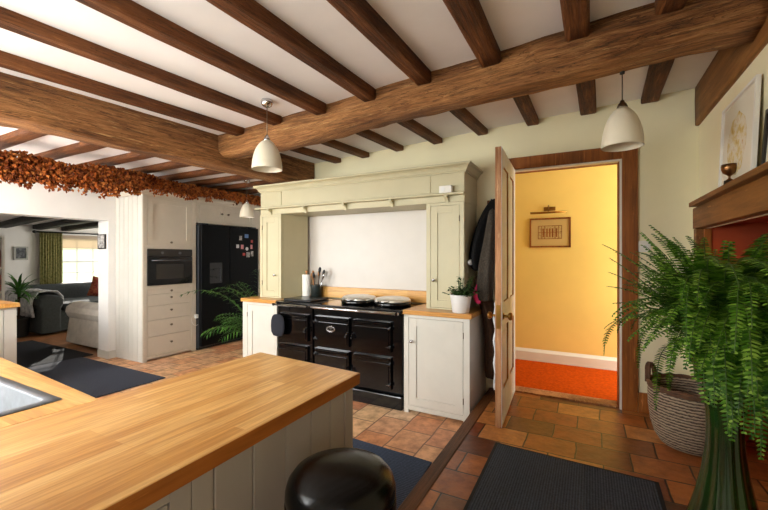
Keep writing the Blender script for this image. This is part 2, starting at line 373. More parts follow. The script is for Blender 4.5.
b.build('painted_face', 'doorpaint', dr)
KB = [(.024,0),(.024,.004),(.010,.006),(.009,.03),(.022,.036),(.029,.046),(.027,.058),(.012,.064)]
MB().lathe(KB, (xb+.048,2.86,.945), (1,0,0), 18).build('door_knob', 'brass', dr)
MB().lathe(KB, (xa+.042,2.86,.945), (-1,0,0), 18).build('door_knob', 'brass', dr)
b = MB(); b.box(xa+.055,xb+.040,2.7935,2.796,.86,1.03); b.build('lock_plate', 'brass', dr)

# ------------------------------------------------------------------ beams
def beam(name, label, cat, p0, p1, w, h, mat, seed, wob=.012, ch=.03, rings=44, group=None):
    p0, p1 = Vector(p0), Vector(p1); d = p1-p0; L = d.length
    n = []
    sec = [(-w/2,h),(-w/2,h*.6),(-w/2,ch),(-w/2+ch*.45,ch*.35),(-w/2+ch,0),(-w*.15,0),(w*.15,0),(w/2-ch,0),(w/2-ch*.45,ch*.35),(w/2,ch),(w/2,h*.6),(w/2,h)]
    rr = []
    for i in range(rings):
        x = L*i/(rings-1); r = []
        for j, (yy, zz) in enumerate(sec):
            q = V(x*1.3+seed*17.3, yy*5+seed, zz*5)
            dy = noise.noise(q)*wob; dz = noise.noise(q+V(31,7,3))*wob*(0 if zz > h*.55 else 1)
            q2 = V(x*6+seed*3, yy*9, zz*9); dy += noise.noise(q2)*wob*.35; dz += noise.noise(q2+V(5,9,1))*wob*.35*(0 if zz > h*.55 else 1)
            r.append((x, yy+dy, zz+dz))
        rr.append(r)
    o = MB().loft(rr).build(name, mat)
    xa_ = d.normalized(); ya = Z.cross(xa_).normalized(); za = xa_.cross(ya)
    mt = Matrix((xa_, ya, za)).transposed().to_4x4(); mt.translation = p0
    o.matrix_world = mt
    return tag(o, label, cat, group)
beam('ceiling_beam', 'great rough-hewn oak cross beam carrying the joists, running to the right-hand wall', 'beam', (-2.985,2.50,2.275), (.70,2.415,2.425), .25, .24, 'beam', 1, .03, .05, 90)
beam('ceiling_beam', 'thick pale brown main beam on the left, above the hop garland', 'beam', (-3.28,-.14,2.205), (-3.025,3.64,2.215), .275, .30, 'beam', 2, .024, .04, 90)
ords = ['leftmost', 'second from left', 'third from left', 'fourth from left', 'fifth from left', 'sixth from left', 'seventh from left', 'rightmost']
nj = [((-2.791,.843),(-2.643,2.372)),((-2.343,.707),(-2.203,2.345)),((-1.815,.985),(-1.759,2.34)),((-1.355,1.28),(-1.328,2.33)),((-.918,1.534),(-.905,2.30)),((-.462,1.82),(-.462,2.3)),((0.0,2.1),(0.0,2.3)),((.40,2.0),(.40,2.3))]
for i, (a, c) in enumerate(nj):
    s = (c[0]-a[0])/(c[1]-a[1]); w = .105 if i < 5 else .12
    y0 = -.14 if i < 4 else -2.58
    xx = lambda y: a[0]+s*(y-a[1])-w/2
    x0, x1 = xx(y0), xx(2.36); dp = .055 if i < 2 else .07
    beam('ceiling_joist', 'brown ceiling joist on the near side of the cross beam, %s of eight' % ords[i], 'joist', (x0,y0,zc(x0)-dp), (x1,2.355 if i else 2.375,zc(x1)-dp), w, dp+.03, 'joist', 10+i, .006, .012, 30, 'joists on the near side of the cross beam')
fj = [(-2.69,-2.562),(-2.29,-2.187),(-1.86,-1.77),(-1.415,-1.345),(-.96,-.896),(-.46,-.449),(-.035,-.013),(.39,.416)]
for i, (x0, x1) in enumerate(fj):
    w = .10 if i < 6 else .118
    beam('ceiling_joist', 'short dark joist between the cross beam and the back wall, %s of eight' % ords[i], 'joist', (x0,2.575,zc(x0)-.047), (x1,3.648,zc(x1)-.047), w, .075, 'joist', 30+i, .005, .01, 20, 'joists between the cross beam and the back wall')
for i in range(8):
    y = 1.49+.44*i
    if y > 4.8: break
    beam('ceiling_joist', 'brown joist above the hop garland, %s counting from the left edge of the photo' % (['first','second','third','fourth','fifth','sixth','seventh','eighth','ninth'][i]), 'joist', (-5.69,y,2.42), (-3.44+.08*y if y < 3.6 else -3.46,y,2.42), .13, .08, 'joist', 50+i, .006, .012, 24, 'joists over the hop garland')
beam('wall_plate_timber', 'plain brown timber plate along the top of the right-hand wall', 'beam', (.725,3.645,2.355), (.725,-2.55,2.355), .06, .31, 'plate', 3, .004, .008, 40)

# ------------------------------------------------------------------ range surround
cn = T('range_surround', 'pale sage-cream mantel surround with cornice and peg ledge over the black range', 'range surround', (-2.15,3.4,1.85))
b = MB().box(-3.355,-.95,3.245,3.648,1.852,2.105); b.build('header', 'sage', cn)
b = MB(); F = FA(3.245)
for u0, u1 in ((-3.352,-3.039),(-3.030,-1.265),(-1.256,-.953)): b.bx(F,u0,u1,1.945,2.10,0,.007)
b.bx(F,-3.352,-.953,1.855,1.94,0,.007)
b.build('fascia_board', 'sage', cn, .0015)
pf = [(0,0),(.012,0),(.012,.012),(.02,.016),(.026,.032),(.04,.05),(.058,.058),(.062,.06),(.062,.078),(0,.078)]
def cornice(mb, x0, x1, y, zb, z_side=True):
    r0 = [];
    a = [(x0-p, y-p, zb+q) for p, q in pf]; c = [(x1+p, y-p, zb+q) for p, q in pf]
    d = [(x1+p, 3.645, zb+q) for p, q in pf]; e = [(x0-p, 3.645, zb+q) for p, q in pf]
    mb.loft([e, a, c, d], True, False)
b = MB(); cornice(b,-3.355,-.95,3.245,2.105); b.box(-3.355,-.95,3.245,3.645,2.105,2.18); b.build('cornice', 'sage', cn)
b = MB().box(-3.375,-.935,3.165,3.24,1.908,1.926); b.build('ledge', 'sage', cn, .004)
for x in (-3.186,-2.682,-2.17,-1.641,-1.104):
    b = MB(); b.loft([[(xx,3.238,1.84),(xx,3.238,1.908),(xx,3.175,1.908),(xx,3.18,1.89),(xx,3.205,1.882),(xx,3.222,1.862),(xx,3.225,1.842)] for xx in (x-.012,x+.012)], True, False)
    b.build('bracket', 'sage', cn)
def tallcup(x0, x1, d0, d1, kx, label, hinge):
    t = T('tall_cupboard', label, 'cupboard', (.5*(x0+x1),3.45,.905), 'tall cupboards of the range surround')
    b = MB().box(x0,x1,3.245,3.63,.907,1.85); b.build('carcass', 'sage', t)
    b = MB(); F = FA(3.245); b.bx(F,x0+.002,d0-.003,.908,1.848,0,.018).bx(F,d1+.003,x1-.002,.908,1.848,0,.018).bx(F,d0-.003,d1+.003,1.825,1.848,0,.018).bx(F,d0-.003,d1+.003,.908,.922,0,.018)
    b.build('face_frame', 'sage', t, .001)
    b = MB(); shaker(b,F,d0,d1,.925,1.822,.017,.062,.009); d = b.build('door', 'sage', t, .001)
    knob(F,kx,1.165,.017,d,'chrome','knob')
    for z in (1.05,1.68): MB().cyl((hinge,3.224,z),.004,.05,(0,0,1),8).build('hinge','nickel',d)
tallcup(-3.355,-3.03,-3.312,-3.068,-3.115,'tall narrow sage-cream cupboard left of the range, beside the black fridge',-3.315)
tallcup(-1.30,-.95,-1.255,-.995,-1.222,'tall narrow sage-cream cupboard right of the range, behind the white plant pot',-.992)
tag(MB().box(-3.025,-1.305,3.625,3.645,.907,1.848).build('splashback','splash'), 'plain white splashback panel behind the range hotplates', 'splashback')
tag(MB().box(-2.985,-1.305,3.585,3.622,.907,1.028).build('upstand','oak_x',None,.003), 'honey oak upstand strip along the foot of the white splashback', 'upstand')
b = MB().hexa([(-3.029,3.262,.908),(-3.026,3.262,.908),(-2.945,3.58,.908),(-3.029,3.58,.908),(-3.029,3.262,1.849),(-3.026,3.262,1.849),(-2.945,3.58,1.849),(-3.029,3.58,1.849)]); b.build('side_lining','sage',cn)
tb = T('timer_box', 'small white timer box with a dial standing on the sage ledge at its right end', 'timer', (-1.105,3.2,1.926))
MB().box(-1.164,-1.05,3.185,3.235,1.928,1.992).build('body','white',tb,.005)
MB().cyl((-1.128,3.186,1.96),.02,.006,(0,-1,0),16).build('dial','ceramic',tb)

def basecab(x0, x1, d0, d1, kx, label, wl, wx0, wx1):
    t = T('base_cabinet', label, 'cabinet', (.5*(x0+x1),3.35,0), 'base cabinets either side of the range')
    b = MB().box(x0,x1,3.10,3.63,.06,.863).box(x0+.03,x1-.005,3.14,3.63,.002,.06); b.build('carcass','cream',t)
    b = MB(); F = FA(3.10)
    b.bx(F,x0,d0-.003,.002,.863,0,.018).bx(F,d1+.003,x1,.002,.863,0,.018).bx(F,d0-.003,d1+.003,.838,.863,0,.018).bx(F,d0-.003,d1+.003,.03,.067,0,.018)
    b.build('face_frame','cream',t,.001)
    b = MB(); shaker(b,F,d0,d1,.07,.835,.017,.07,.009); d = b.build('door','cream',t,.001)
    if kx is not None: knob(F,kx,.635,.017,d,'chrome')
    for z in (.16,.70): MB().cyl((wl,3.081,z),.004,.05,(0,0,1),8).build('hinge','nickel',d)
    return t
basecab(-1.452,-.862,-1.405,-.918,-1.372,'cream shaker base cabinet right of the range, beside the floor step',-.915,0,0)
basecab(-3.470,-2.955,-3.395,-2.985,None,'cream shaker base cabinet left of the range, beside the palm',-3.4,0,0)
tag(MB().box(-1.458,-.845,3.068,3.64,.866,.905).box(-1.30,-.95,3.2,3.64,.866,.9049).build('worktop','oak_x',None,.003), 'short oak worktop under the white plant pot right of the range', 'worktop')
tag(MB().box(-3.49,-2.953,3.068,3.64,.866,.905).build('worktop','oak_x',None,.003), 'short oak worktop left of the range, above the cream cabinet', 'worktop')

# ------------------------------------------------------------------ range cooker
rg = T('range_cooker', 'black enamelled cast-iron range cooker with six oven doors and two domed lids', 'range cooker', (-2.2,3.35,0))
MB().box(-2.944,-1.468,3.13,3.58,.002,.86).build('body','black',rg,.004)
b = MB().box(-2.944,-2.475,3.085,3.13,.145,.855).box(-2.455,-1.468,3.085,3.13,.145,.855); b.build('front_plate','black',rg,.006)
b = MB().box(-2.944,-2.475,3.07,3.13,.004,.125).box(-2.455,-1.468,3.07,3.13,.004,.125); b.build('plinth','black',rg,.01)
b = MB().box(-2.948,-2.472,3.05,3.58,.862,.899).box(-2.462,-1.464,3.05,3.58,.862,.899); b.build('top_plate','black',rg,.008)
def rdoor(x0, x1, z0, z1, side):
    b = MB().box(x0,x1,3.058,3.084,z0,z1); F = FA(3.058)
    b.bx(F,x0+.02,x1-.02,z0+.02,z1-.055,0,.006)
    d = b.build('oven_door','black',rg,.007,seg=3)
    # top rail lip that catches light
    lip = MB(); lip.loft([[(x,3.056,z1-.004),(x,3.046,z1-.016),(x,3.046,z1-.026),(x,3.056,z1-.034)] for x in (x0+.015,x1-.015)],True,False); lip.build('door_lip','black',d)
    hx = x0+.005 if side < 0 else x1-.005; lx = x1-.01 if side < 0 else x0+.01
    for z in (z0+.045,z1-.06):
        MB().cyl((hx,3.05,z-.014),.011,.028,(0,0,1),10).tube([(hx,3.05,z),(hx-side*.04,3.05,z)],.006,6).build('hinge','black',d)
    MB().tube([(lx,3.055,.5*(z0+z1)),(lx,3.03,.5*(z0+z1)),(lx-.0,3.022,.5*(z0+z1)-.03)],.008,8).lathe([(.012,0),(.015,.01),(.012,.02)],(lx,3.022,.5*(z0+z1)-.045),(0,0,1),10).build('door_latch','black',d)
    return d
for (x0, x1, sd) in ((-2.90,-2.52,-1),(-2.428,-2.02,-1),(-1.975,-1.572,1)):
    dd = rdoor(x0,x1,.51,.785,sd); rdoor(x0,x1,.175,.465,sd)
    if sd == -1 and x0 > -2.5: topmid = dd
b = MB(); rings = []
for r, n_ in ((1,0),(1,.006),(.86,.010),(.84,.006)):
    rings.append([(-2.225+.052*r*math.cos(2*pi*k/28), 3.052-n_, .668+.03*r*math.sin(2*pi*k/28)) for k in range(28)])
bd = b.loft(rings).build('badge','chrome',topmid)
tx = bpy.data.curves.new('badge_lettering','FONT'); tx.body = 'AGA'; tx.size = .036; tx.align_x = 'CENTER'; tx.align_y = 'CENTER'; tx.extrude = .001; tx.shear = .25
to_ = bpy.data.objects.new('lettering_source', tx); COL.objects.link(to_); bpy.context.view_layer.update()
lm = bpy.data.meshes.new_from_object(to_.evaluated_get(bpy.context.evaluated_depsgraph_get())); bpy.data.objects.remove(to_); lm.materials.clear(); lm.materials.append(M['black'])
to = bpy.data.objects.new('badge_lettering', lm); COL.objects.link(to)
to.parent = topmid; to.rotation_euler = (pi/2,0,0); to.location = Vector((-2.225,3.043,.668))-Vector(rg.location)-Vector(topmid.location)
b = MB().tube([(-2.945,3.012,.872),(-1.475,3.012,.872)],.012,12); b.build('hand_rail','chrome',rg)
for x in (-2.93,-2.48,-2.45,-1.49):
    MB().tube([(x,3.05,.872),(x,3.0,.872)],.014,10).build('rail_bracket','black',rg)
def lid(x, y):
    l = MB().lathe([(.178,0),(.183,.004),(.183,.03),(.176,.036)],(x,y,.901),n=40).build('hotplate_base','black',rg)
    d = MB().lathe([(.176,0),(.179,.006),(.174,.020),(.160,.032),(.12,.041),(.06,.046),(.001,.047)],(x,y,.938),n=44).build('lid','lid',rg)
    d['label'] = 'domed silver lid'
    MB().tube([(x-.045,y-.165,.953),(x-.045,y-.215,.95),(x+.045,y-.215,.95),(x+.045,y-.165,.953)],.007,8).build('lid_handle','chrome',d)
lid(-2.085,3.35); lid(-1.70,3.35)
b = MB().box(-2.90,-2.53,3.12,3.44,.9,.925); b.build('hob_cover','blacktop',rg,.008)
MB().lathe([(.085,0),(.09,.004),(.085,.02),(.02,.024)],(-1.86,3.54,.9),n=24).build('flue_cover','blacktop',rg)
# things on/around the range
kr = T('kitchen_roll', 'white kitchen roll on a wooden post holder left of the range hotplates', 'kitchen roll', (-2.925,3.50,.905))
kx, ky = -2.90, 3.507
MB().lathe([(.065,0),(.065,.012),(.06,.014)],(kx,ky,.9005)).build('holder_base','spoonwood',kr)
MB().lathe([(.05,0),(.051,.003),(.051,.245),(.05,.248),(.012,.249)],(kx,ky,.916),n=28).build('paper_roll','paper',kr)
MB().lathe([(.009,0),(.009,.02),(.014,.03),(.015,.04),(.008,.05)],(kx,ky,1.163),n=14).build('holder_post','spoonwood',kr)
ck = T('utensil_crock', 'dark stoneware crock holding cooking spoons beside the kitchen roll', 'utensil pot', (-2.745,3.515,.905))
cx, cy = -2.765, 3.515
MB().lathe([(.056,0),(.062,.004),(.064,.14),(.066,.15),(.06,.15),(.058,.02),(.001,.018)],(cx,cy,.9005),n=26,cap=False).build('crock','crock',ck)
uts = [('spoonwood',-.045,0,.27,.015),('spoonwood',.015,.03,.27,.017),('darkplastic',.055,-.01,.31,.018),('darkplastic',-.015,-.03,.25,.016),('darkplastic',.085,.02,.28,.015),('spoonwood',-.075,.02,.24,.013),('chrome',.105,-.01,.24,.013)]
for i, (m_, dx, dy, h, r) in enumerate(uts):
    u = T('cooking_utensil', ['short wooden spoon at the left of the dark crock','wooden spoon standing in the middle of the dark crock','tall black spatula in the dark crock','black ladle at the front of the dark crock','black turner leaning right in the dark crock','small wooden spoon leaning left out of the dark crock','steel whisk leaning far right in the dark crock'][i], 'utensil', (cx+dx*.3,cy+dy*.3,.93), 'utensils in the dark crock')
    p0 = V(cx+dx*.25,cy+dy*.3,.925); p1 = V(cx+dx,cy+dy,.90+h)
    MB().tube([p0,p0.lerp(p1,.5),p1],.0055,8).build('handle',m_,u)
    q = MB(); dn = (p1-p0).normalized()
    q.lathe([(.004,-.03),(r*.7,-.015),(r,.01),(r*.8,.035),(.003,.046)],p1,dn,12); hd = q.build('head',m_,u)
gl = T('oven_gauntlet', 'dark padded oven glove hanging from the left end of the chrome rail', 'oven glove', (-2.86,2.98,.86))
b = MB(); rings = []
for zz, w_, n_ in ((.545,.02,.006),(.552,.06,.014),(.59,.088,.02),(.65,.094,.022),(.71,.09,.022),(.75,.075,.02),(.77,.05,.014),(.775,.02,.008)):
    rings.append([(-2.86+w_*math.cos(2*pi*k/18), 2.985+n_*math.sin(2*pi*k/18)+.01, zz) for k in range(18)])
b.loft(rings).build('pad','glove',gl)
MB().tube([(-2.86,2.99,.772),(-2.863,2.99,.83),(-2.863,2.995,.884),(-2.857,3.02,.888),(-2.857,3.03,.85)],.005,6).build('hanging_loop','glove',gl)

# potted plant on right worktop
pp = T('potted_plant', 'small leafy green plant in a white pot on the right-hand oak worktop', 'plant', (-.955,3.17,.905))
px_, py_ = -.958, 3.155
MB().lathe([(.066,0),(.07,.004),(.088,.135),(.091,.15),(.084,.15),(.08,.13),(.001,.128)],(px_,py_,.9055),n=36,cap=False).build('pot','ceramic',pp)
def leafquad(mb, p, d, up, L, w, bend=.15):
    d = d.normalized(); s = d.cross(up)
    if s.length < 1e-3: s = d.cross(V(1,0,.1))
    s.normalize(); u = s.cross(d)
    a = p; m1 = p+d*L*.45+u*L*.05; t = p+d*L-u*L*bend
    mb.add([a, m1+s*w, m1-s*w, t], [(0,1,2),(1,3,2)])
b = MB(); st = MB()
for i in range(46):
    a = random.uniform(0,2*pi); el = random.uniform(.25,1.45); L = random.uniform(.06,.15)
    if i < 5: L = random.uniform(.16,.24); el = random.uniform(1.1,1.4)
    d = V(math.cos(a)*math.cos(el), math.sin(a)*math.cos(el), math.sin(el))
    p0 = V(px_+.03*math.cos(a), py_+.03*math.sin(a), 1.03); p1 = p0+d*L
    if p1.y > 3.2: p1.y = 3.2-random.uniform(0,.03)
    st.tube([p0,p1],.003,5)
    for k in range(9):
        f = random.uniform(.3,1.05); q = p0.lerp(p1,f)
        aa = random.uniform(0,2*pi); dd = V(math.cos(aa),math.sin(aa)-.15,random.uniform(-.3,.7))
        if q.y > 3.17: dd.y = -abs(dd.y)
        leafquad(b,q,dd,Z,random.uniform(.03,.05),random.uniform(.009,.015))
b.build('foliage','bush',pp); st.build('stems','stem',pp)

# ------------------------------------------------------------------ oven wall (faces +X)
oc = T('oven_cabinet', 'tall stone-coloured cabinet with drawers, housing the built-in oven', 'cabinet', (-5.4,3.25,0))
b = MB().box(-5.695,-5.09,2.89,3.60,.07,.985).box(-5.695,-5.09,2.89,3.60,1.48,2.17).box(-5.695,-5.65,2.89,3.60,.985,1.48).box(-5.65,-5.09,2.89,2.936,.985,1.48).box(-5.65,-5.09,3.58,3.60,.985,1.48).box(-5.695,-5.12,2.89,3.6,.002,.07)
b.build('carcass','stone',oc)
F = FX(-5.09); b = MB(); b.bx(F,2.89,2.94,.002,2.17,0,.02).bx(F,3.578,3.645,.002,2.17,0,.02).bx(F,2.94,3.578,.03,.06,0,.02).bx(F,2.94,3.578,1.475,1.522,0,.02).bx(F,2.94,3.578,2.155,2.17,0,.02).bx(F,2.94,3.578,.945,.988,0,.02)
b.build('face_frame','stone',oc,.001)
b = MB(); Fy = (V(0,2.89,0), X, Z, -Y)
for k in range(6): b.bx(Fy,-5.694+k*.103,-5.694+k*.103+.098,.003,2.168,0,.008)
b.build('end_panel','cream',oc,.002)['label'] = 'cream tongue-and-groove end panel'
b = MB(); shaker(b,F,2.945,3.573,1.526,2.151,.018,.075,.01); d = b.build('door','stone',oc,.001); knob(F,3.262,1.565,.018,d)
for z0, z1 in ((.876,.942),(.724,.870),(.535,.718),(.319,.529),(.066,.313)):
    b = MB(); b.bx(F,2.945,3.573,z0,z1,0,.018); d = b.build('drawer','stone',oc,.0015); knob(F,3.262,.5*(z0+z1)+ (.02 if z1 < .9 else 0),.018,d)
def cornX(mb, y0, y1, x, zb):
    a = [(-5.69, y0-p, zb+q) for p, q in pf]; c = [(x+p, y0-p, zb+q) for p, q in pf]; e = [(x+p, y1, zb+q) for p, q in pf]
    mb.loft([a,c,e],True,False)
b = MB(); cornX(b,2.885,3.645,-5.07,2.172); b.box(-5.69,-5.07,2.89,3.645,2.172,2.248); b.build('cornice','stone',oc)
ov = T('built_in_oven', 'black glass built-in oven with a steel handle above the drawers', 'oven', (-5.3,3.25,.99))
MB().box(-5.64,-5.072,2.945,3.57,.992,1.468).build('body','iron',ov)
F2 = FX(-5.072); b = MB(); b.bx(F2,2.942,3.572,1.375,1.470,0,.022); b.build('control_panel','ovengrey',ov,.003)
b = MB(); b.bx(F2,2.942,3.572,.992,1.370,0,.022); d = b.build('oven_door','glass_black',ov,.003)
b = MB(); b.bx(F2,3.05,3.44,1.07,1.27,.0222,.0232); b.build('viewing_window','ovengrey',d)
MB().tube([(-5.02,2.975,1.322),(-5.02,3.54,1.322)],.009,10).tube([(-5.055,3.0,1.322),(-5.02,3.0,1.322)],.007,8).tube([(-5.055,3.515,1.322),(-5.02,3.515,1.322)],.007,8).build('handle','steel',d)
for y in (3.13,3.38): MB().cyl((-5.05,y,1.422),.017,.014,(1,0,0),16).build('control_dial','steel',ov)
fc = T('over_fridge_cabinet', 'stone-coloured two-door cupboard above the black fridge', 'cabinet', (-5.4,4.3,1.86))
MB().box(-5.69,-5.09,3.655,4.94,1.868,2.17).build('carcass','stone',fc)
b = MB(); b.bx(F,3.65,3.70,1.868,2.17,0,.02).bx(F,4.72,4.94,1.868,2.17,0,.02).bx(F,3.70,4.72,2.150,2.17,0,.02).bx(F,3.70,4.72,1.868,1.895,0,.02).bx(F,4.12,4.16,1.895,2.15,0,.02).bx(F,4.78,4.94,.002,1.868,0,.02)
b.build('face_frame','stone',fc,.001)
for y0, y1, ky_ in ((3.704,4.117,4.08),(4.163,4.717,4.20)):
    b = MB(); shaker(b,F,y0,y1,1.899,2.147,.018,.06,.01); d = b.build('door','stone',fc,.001); knob(F,ky_,2.03,.018,d,'nickel','knob',1.15)
b = MB(); a = [(-5.07+p, 3.648, 2.172+q) for p, q in pf]; e = [(-5.07+p, 4.94, 2.172+q) for p, q in pf]; b.loft([a,e],True,False); b.box(-5.69,-5.07,3.648,4.94,2.172,2.248); b.build('cornice','stone',fc)
fg = T('fridge_freezer', 'large black double-door fridge freezer below the stone cupboards', 'fridge', (-5.3,4.2,0))
MB().box(-5.68,-5.04,3.662,4.755,.03,1.845).build('body','fridgeside',fg,.006)
F3 = FX(-5.035); 
b = MB(); b.bx(F3,3.665,4.160,.06,1.842,0,.06); d1 = b.build('door','fridge',fg,.012,seg=3)
b = MB(); b.bx(F3,4.172,4.753,.06,1.842,0,.06); d2 = b.build('door','fridge',fg,.012,seg=3)
b = MB(); b.bx(F3,3.80,4.02,.97,1.28,.0602,.064); b.build('water_dispenser','glass_black',d1,.002)
b = MB(); b.bx(F3,3.975,3.99,1.0,1.2,.064,.072); b.build('dispenser_paddle','fridgeside',d1,.002)
b = MB(); b.bx(F3,3.70,3.80,1.845,1.862,-.05,.04).bx(F3,4.62,4.72,1.845,1.862,-.05,.04); b.build('hinge_cover','fridgeside',fg,.003)
MB().box(-5.66,-5.06,3.67,4.75,.002,.03).build('foot_grille','iron',fg)
mg = [(4.373,1.67,.05,.07,'magred','red photo magnet at upper left of the fridge cluster'),(4.494,1.707,.075,.06,'magblue','blue landscape magnet topmost on the fridge'),(4.314,1.536,.05,.055,'magwhite','white square magnet leftmost on the fridge'),(4.405,1.528,.05,.07,'magpink','pink magnet below the red one on the fridge'),(4.502,1.498,.055,.05,'magwhite','round white magnet in the middle of the fridge cluster'),(4.597,1.532,.04,.07,'magpink','narrow pink magnet near the right edge of the fridge'),(4.606,1.624,.04,.045,'magred','small red magnet near the right edge of the fridge'),(4.526,1.401,.065,.085,'magpink','tall pinkish photo magnet lowest on the fridge'),(4.61,1.418,.05,.085,'magwhite','white photo magnet at lower right on the fridge'),(4.441,1.407,.05,.045,'magred','small red and white magnet lowest left on the fridge')]
for y, z, w, h, m_, lb in mg:
    b = MB()
    if 'round' in lb: b.cyl((-4.974,y,z),.028,.004,(1,0,0),20)
    else: b.box(-4.974,-4.970,y-w/2,y+w/2,z-h/2,z+h/2)
    o = tag(b.build('fridge_magnet','photo1' if 'photo' in lb else m_), lb, 'magnet', 'magnets on the fridge door')
    if 'photo' in lb: pass
pl = T('plug_adaptor', 'small white plug with a thin looped cord on the edge of the black fridge', 'plug', (-5.0,3.65,.49))
MB().box(-5.068,-5.03,3.615,3.657,.475,.53).build('plug_body','white',pl,.004)
MB().tube([(-5.045,3.61,.50)]+[(-5.05,3.635+.075*math.cos(a),.47+.10*math.sin(a)) for a in [pi*.9+i*.26 for i in range(17)]],.003,6).build('cord','white',pl)

# hop garland
hg = T('hop_garland', 'long garland of dried orange-brown hops hanging above the sitting-room opening and cabinets', 'garland', (-4.9,2.9,2.25))
b = MB(); sv = MB()
def hop(mb, p, r, L):
    ax = V(random.gauss(0,.5),random.gauss(0,.5),-1).normalized(); t = ax.cross(V(1,.2,0)).normalized(); s = ax.cross(t)
    vs = [p]; 
    for k in range(4): vs.append(p+ax*L*.4+(t*math.cos(pi/2*k)+s*math.sin(pi/2*k))*r)
    vs.append(p+ax*L)
    mb.add(vs,[(0,2,1),(0,3,2),(0,4,3),(0,1,4),(5,1,2),(5,2,3),(5,3,4),(5,4,1)])
def gpath(y):
    f = min(1, max(0, (y-2.6)/.35)); g = min(1, (y-1.0)/1.75)
    return V(-4.74-.20*f+.03*math.sin(y*3), y, 2.20+.09*g+.05*f+.015*math.sin(y*5.1)), .11-.02*f, .115-.05*f+.02*math.sin(y*9)*(1-f)
y = 1.0
while y < 4.85:
    c, rx, rz = gpath(y)
    for k in range(66 if y < 3 else (54 if 3.15 < y < 3.55 else 40)):
        a = random.uniform(0,2*pi); rr = math.sqrt(random.random())
        p = V(c.x+rx*rr*math.cos(a), y+random.gauss(0,.03), c.z+rz*rr*math.sin(a)*1.1)
        p.z = min(p.z, 2.385); p.z -= .05*max(0,noise.noise(V(y*3.1,2,k%3)))*(1 if y < 2.85 else .5)
        if y > 2.80 and p.x < -4.97: p.z = max(p.z, 2.275)
        if p.x < -5.0 and p.z < 2.262 and y > 2.8: continue
        hop(b,p,random.uniform(.012,.024),random.uniform(.028,.05))
    y += .026
for i in range(135):     # trailing sprigs
    y = random.uniform(1.1,3.6) if i < 118 else random.uniform(3.6,4.8); c, rx, rz = gpath(y)
    L = random.uniform(.05,.17)*(1 if y < 3 else .75); x0 = max(c.x+random.uniform(-.06,.09), -4.985 if y > 2.7 else -9)
    p = V(x0,y,c.z-rz*.4)
    for k in range(int(L*130)):
        f = random.random(); hop(b, p+V(random.gauss(0,.014),random.gauss(0,.018),-L*f), random.uniform(.011,.02), random.uniform(.026,.044))
pts = [gpath(1.0+.1*i)[0] for i in range(39)]
sv.tube(pts,.012,6); sv.build('vine','vine',hg)
o = b.build('hop_cones','hop',hg); o['kind'] = 'stuff'

# ------------------------------------------------------------------ sitting room beyond
struct('floor_sitting', MB().box(-10.4,-5.95,.6,6.2,-.12,-.001), 'sitfloor', 'brown floor of the sitting room seen through the opening', 'floor')
b = MB().box(-10.4,-10.2,.6,4.05,0,2.2).box(-10.4,-10.2,5.35,6.2,0,2.2).box(-10.4,-10.2,4.05,5.35,0,.75).box(-10.4,-10.2,4.05,5.35,1.80,2.2)
struct('wall_sitting', b, 'wall_white', 'white sitting-room wall with the window and green curtain', 'wall')
struct('wall_sitting_side', MB().box(-10.4,-5.95,6.2,6.35,0,2.2).box(-10.4,-5.95,.45,.6,0,2.2), 'wall_white', 'white side walls of the sitting room', 'wall')
struct('ceiling_sitting', MB().box(-10.4,-5.95,.45,6.35,2.02,2.15), 'ceiling', 'low pale ceiling of the sitting room between black beams', 'ceiling')
for i, (y0, lb) in enumerate([(3.66,'black ceiling beam in the sitting room ending just left of the curtain rod'),(3.10,'black ceiling beam in the sitting room left of the small framed picture'),(4.15,'black ceiling beam in the sitting room over the left half of the window')]):
    p0, p1 = (-10.19,y0,1.93), (-5.97,y0-.64,1.93)
    beam('ceiling_joist', lb, 'joist', p0, p1, .16, .1, 'darkbeam', 70+i, .006, .012, 20, 'black beams of the sitting room')
w = T('window_1', 'white sash window bright with daylight above the charcoal sofa', 'window', (-10.25,4.7,.75), None, 'structure')
b = MB().box(-10.28,-10.2,4.05,4.09,.752,1.798).box(-10.28,-10.2,5.31,5.35,.752,1.798).box(-10.28,-10.2,4.09,5.31,.752,.79).box(-10.28,-10.2,4.09,5.31,1.76,1.798).box(-10.27,-10.215,4.09,5.31,1.235,1.275)
for yy in (4.38,4.70,5.02): b.box(-10.26,-10.235,yy-.009,yy+.009,.79,1.76)
for zz in (1.01,1.52): b.box(-10.26,-10.235,4.09,5.31,zz-.009,zz+.009)
b.build('window_frame','white',w)
rb = MB().box(-10.195,-10.19,4.03,5.37,1.56,1.84).box(-10.2,-10.186,4.03,5.37,1.545,1.565); tag(rb.build('roller_blind','blind'), 'pale roller blind half lowered over the sitting-room window', 'blind')
cr = T('curtain_rod', 'black iron curtain rod with ball end above the sitting-room window', 'curtain rod', (-10.1,4.6,1.88))
MB().tube([(-10.12,3.60,1.885),(-10.12,5.6,1.885)],.016,10).build('pole','iron',cr); MB().lathe([(.004,-.03),(.028,-.012),(.034,.01),(.024,.03),(.004,.04)],(-10.12,3.575,1.885),(0,1,0),14).build('finial','iron',cr)
for yy in (3.64,4.6,5.5): MB().tube([(-10.195,yy,1.885),(-10.12,yy,1.885)],.01,8).build('bracket','iron',cr)
b = MB(); rings = []
for zz in (1.87,1.7,1.4,1.1,.8,.62):
    r = []; k_ = 1+.12*(1.87-zz)
    for i in range(60):
        yy = 3.66+(.40*i/59)*(1 if zz > 1.8 else 1.0); r.append((-10.115+.022*k_*math.sin(i*.95)+.01*math.sin(i*.31+zz*2), yy, zz))
    r += [(p[0]+.006,p[1],p[2]) for p in reversed(r)]
    rings.append(r)
tag(b.loft(rings).build('curtain','curtain'), 'green and gold patterned curtain hanging left of the sitting-room window', 'curtain')
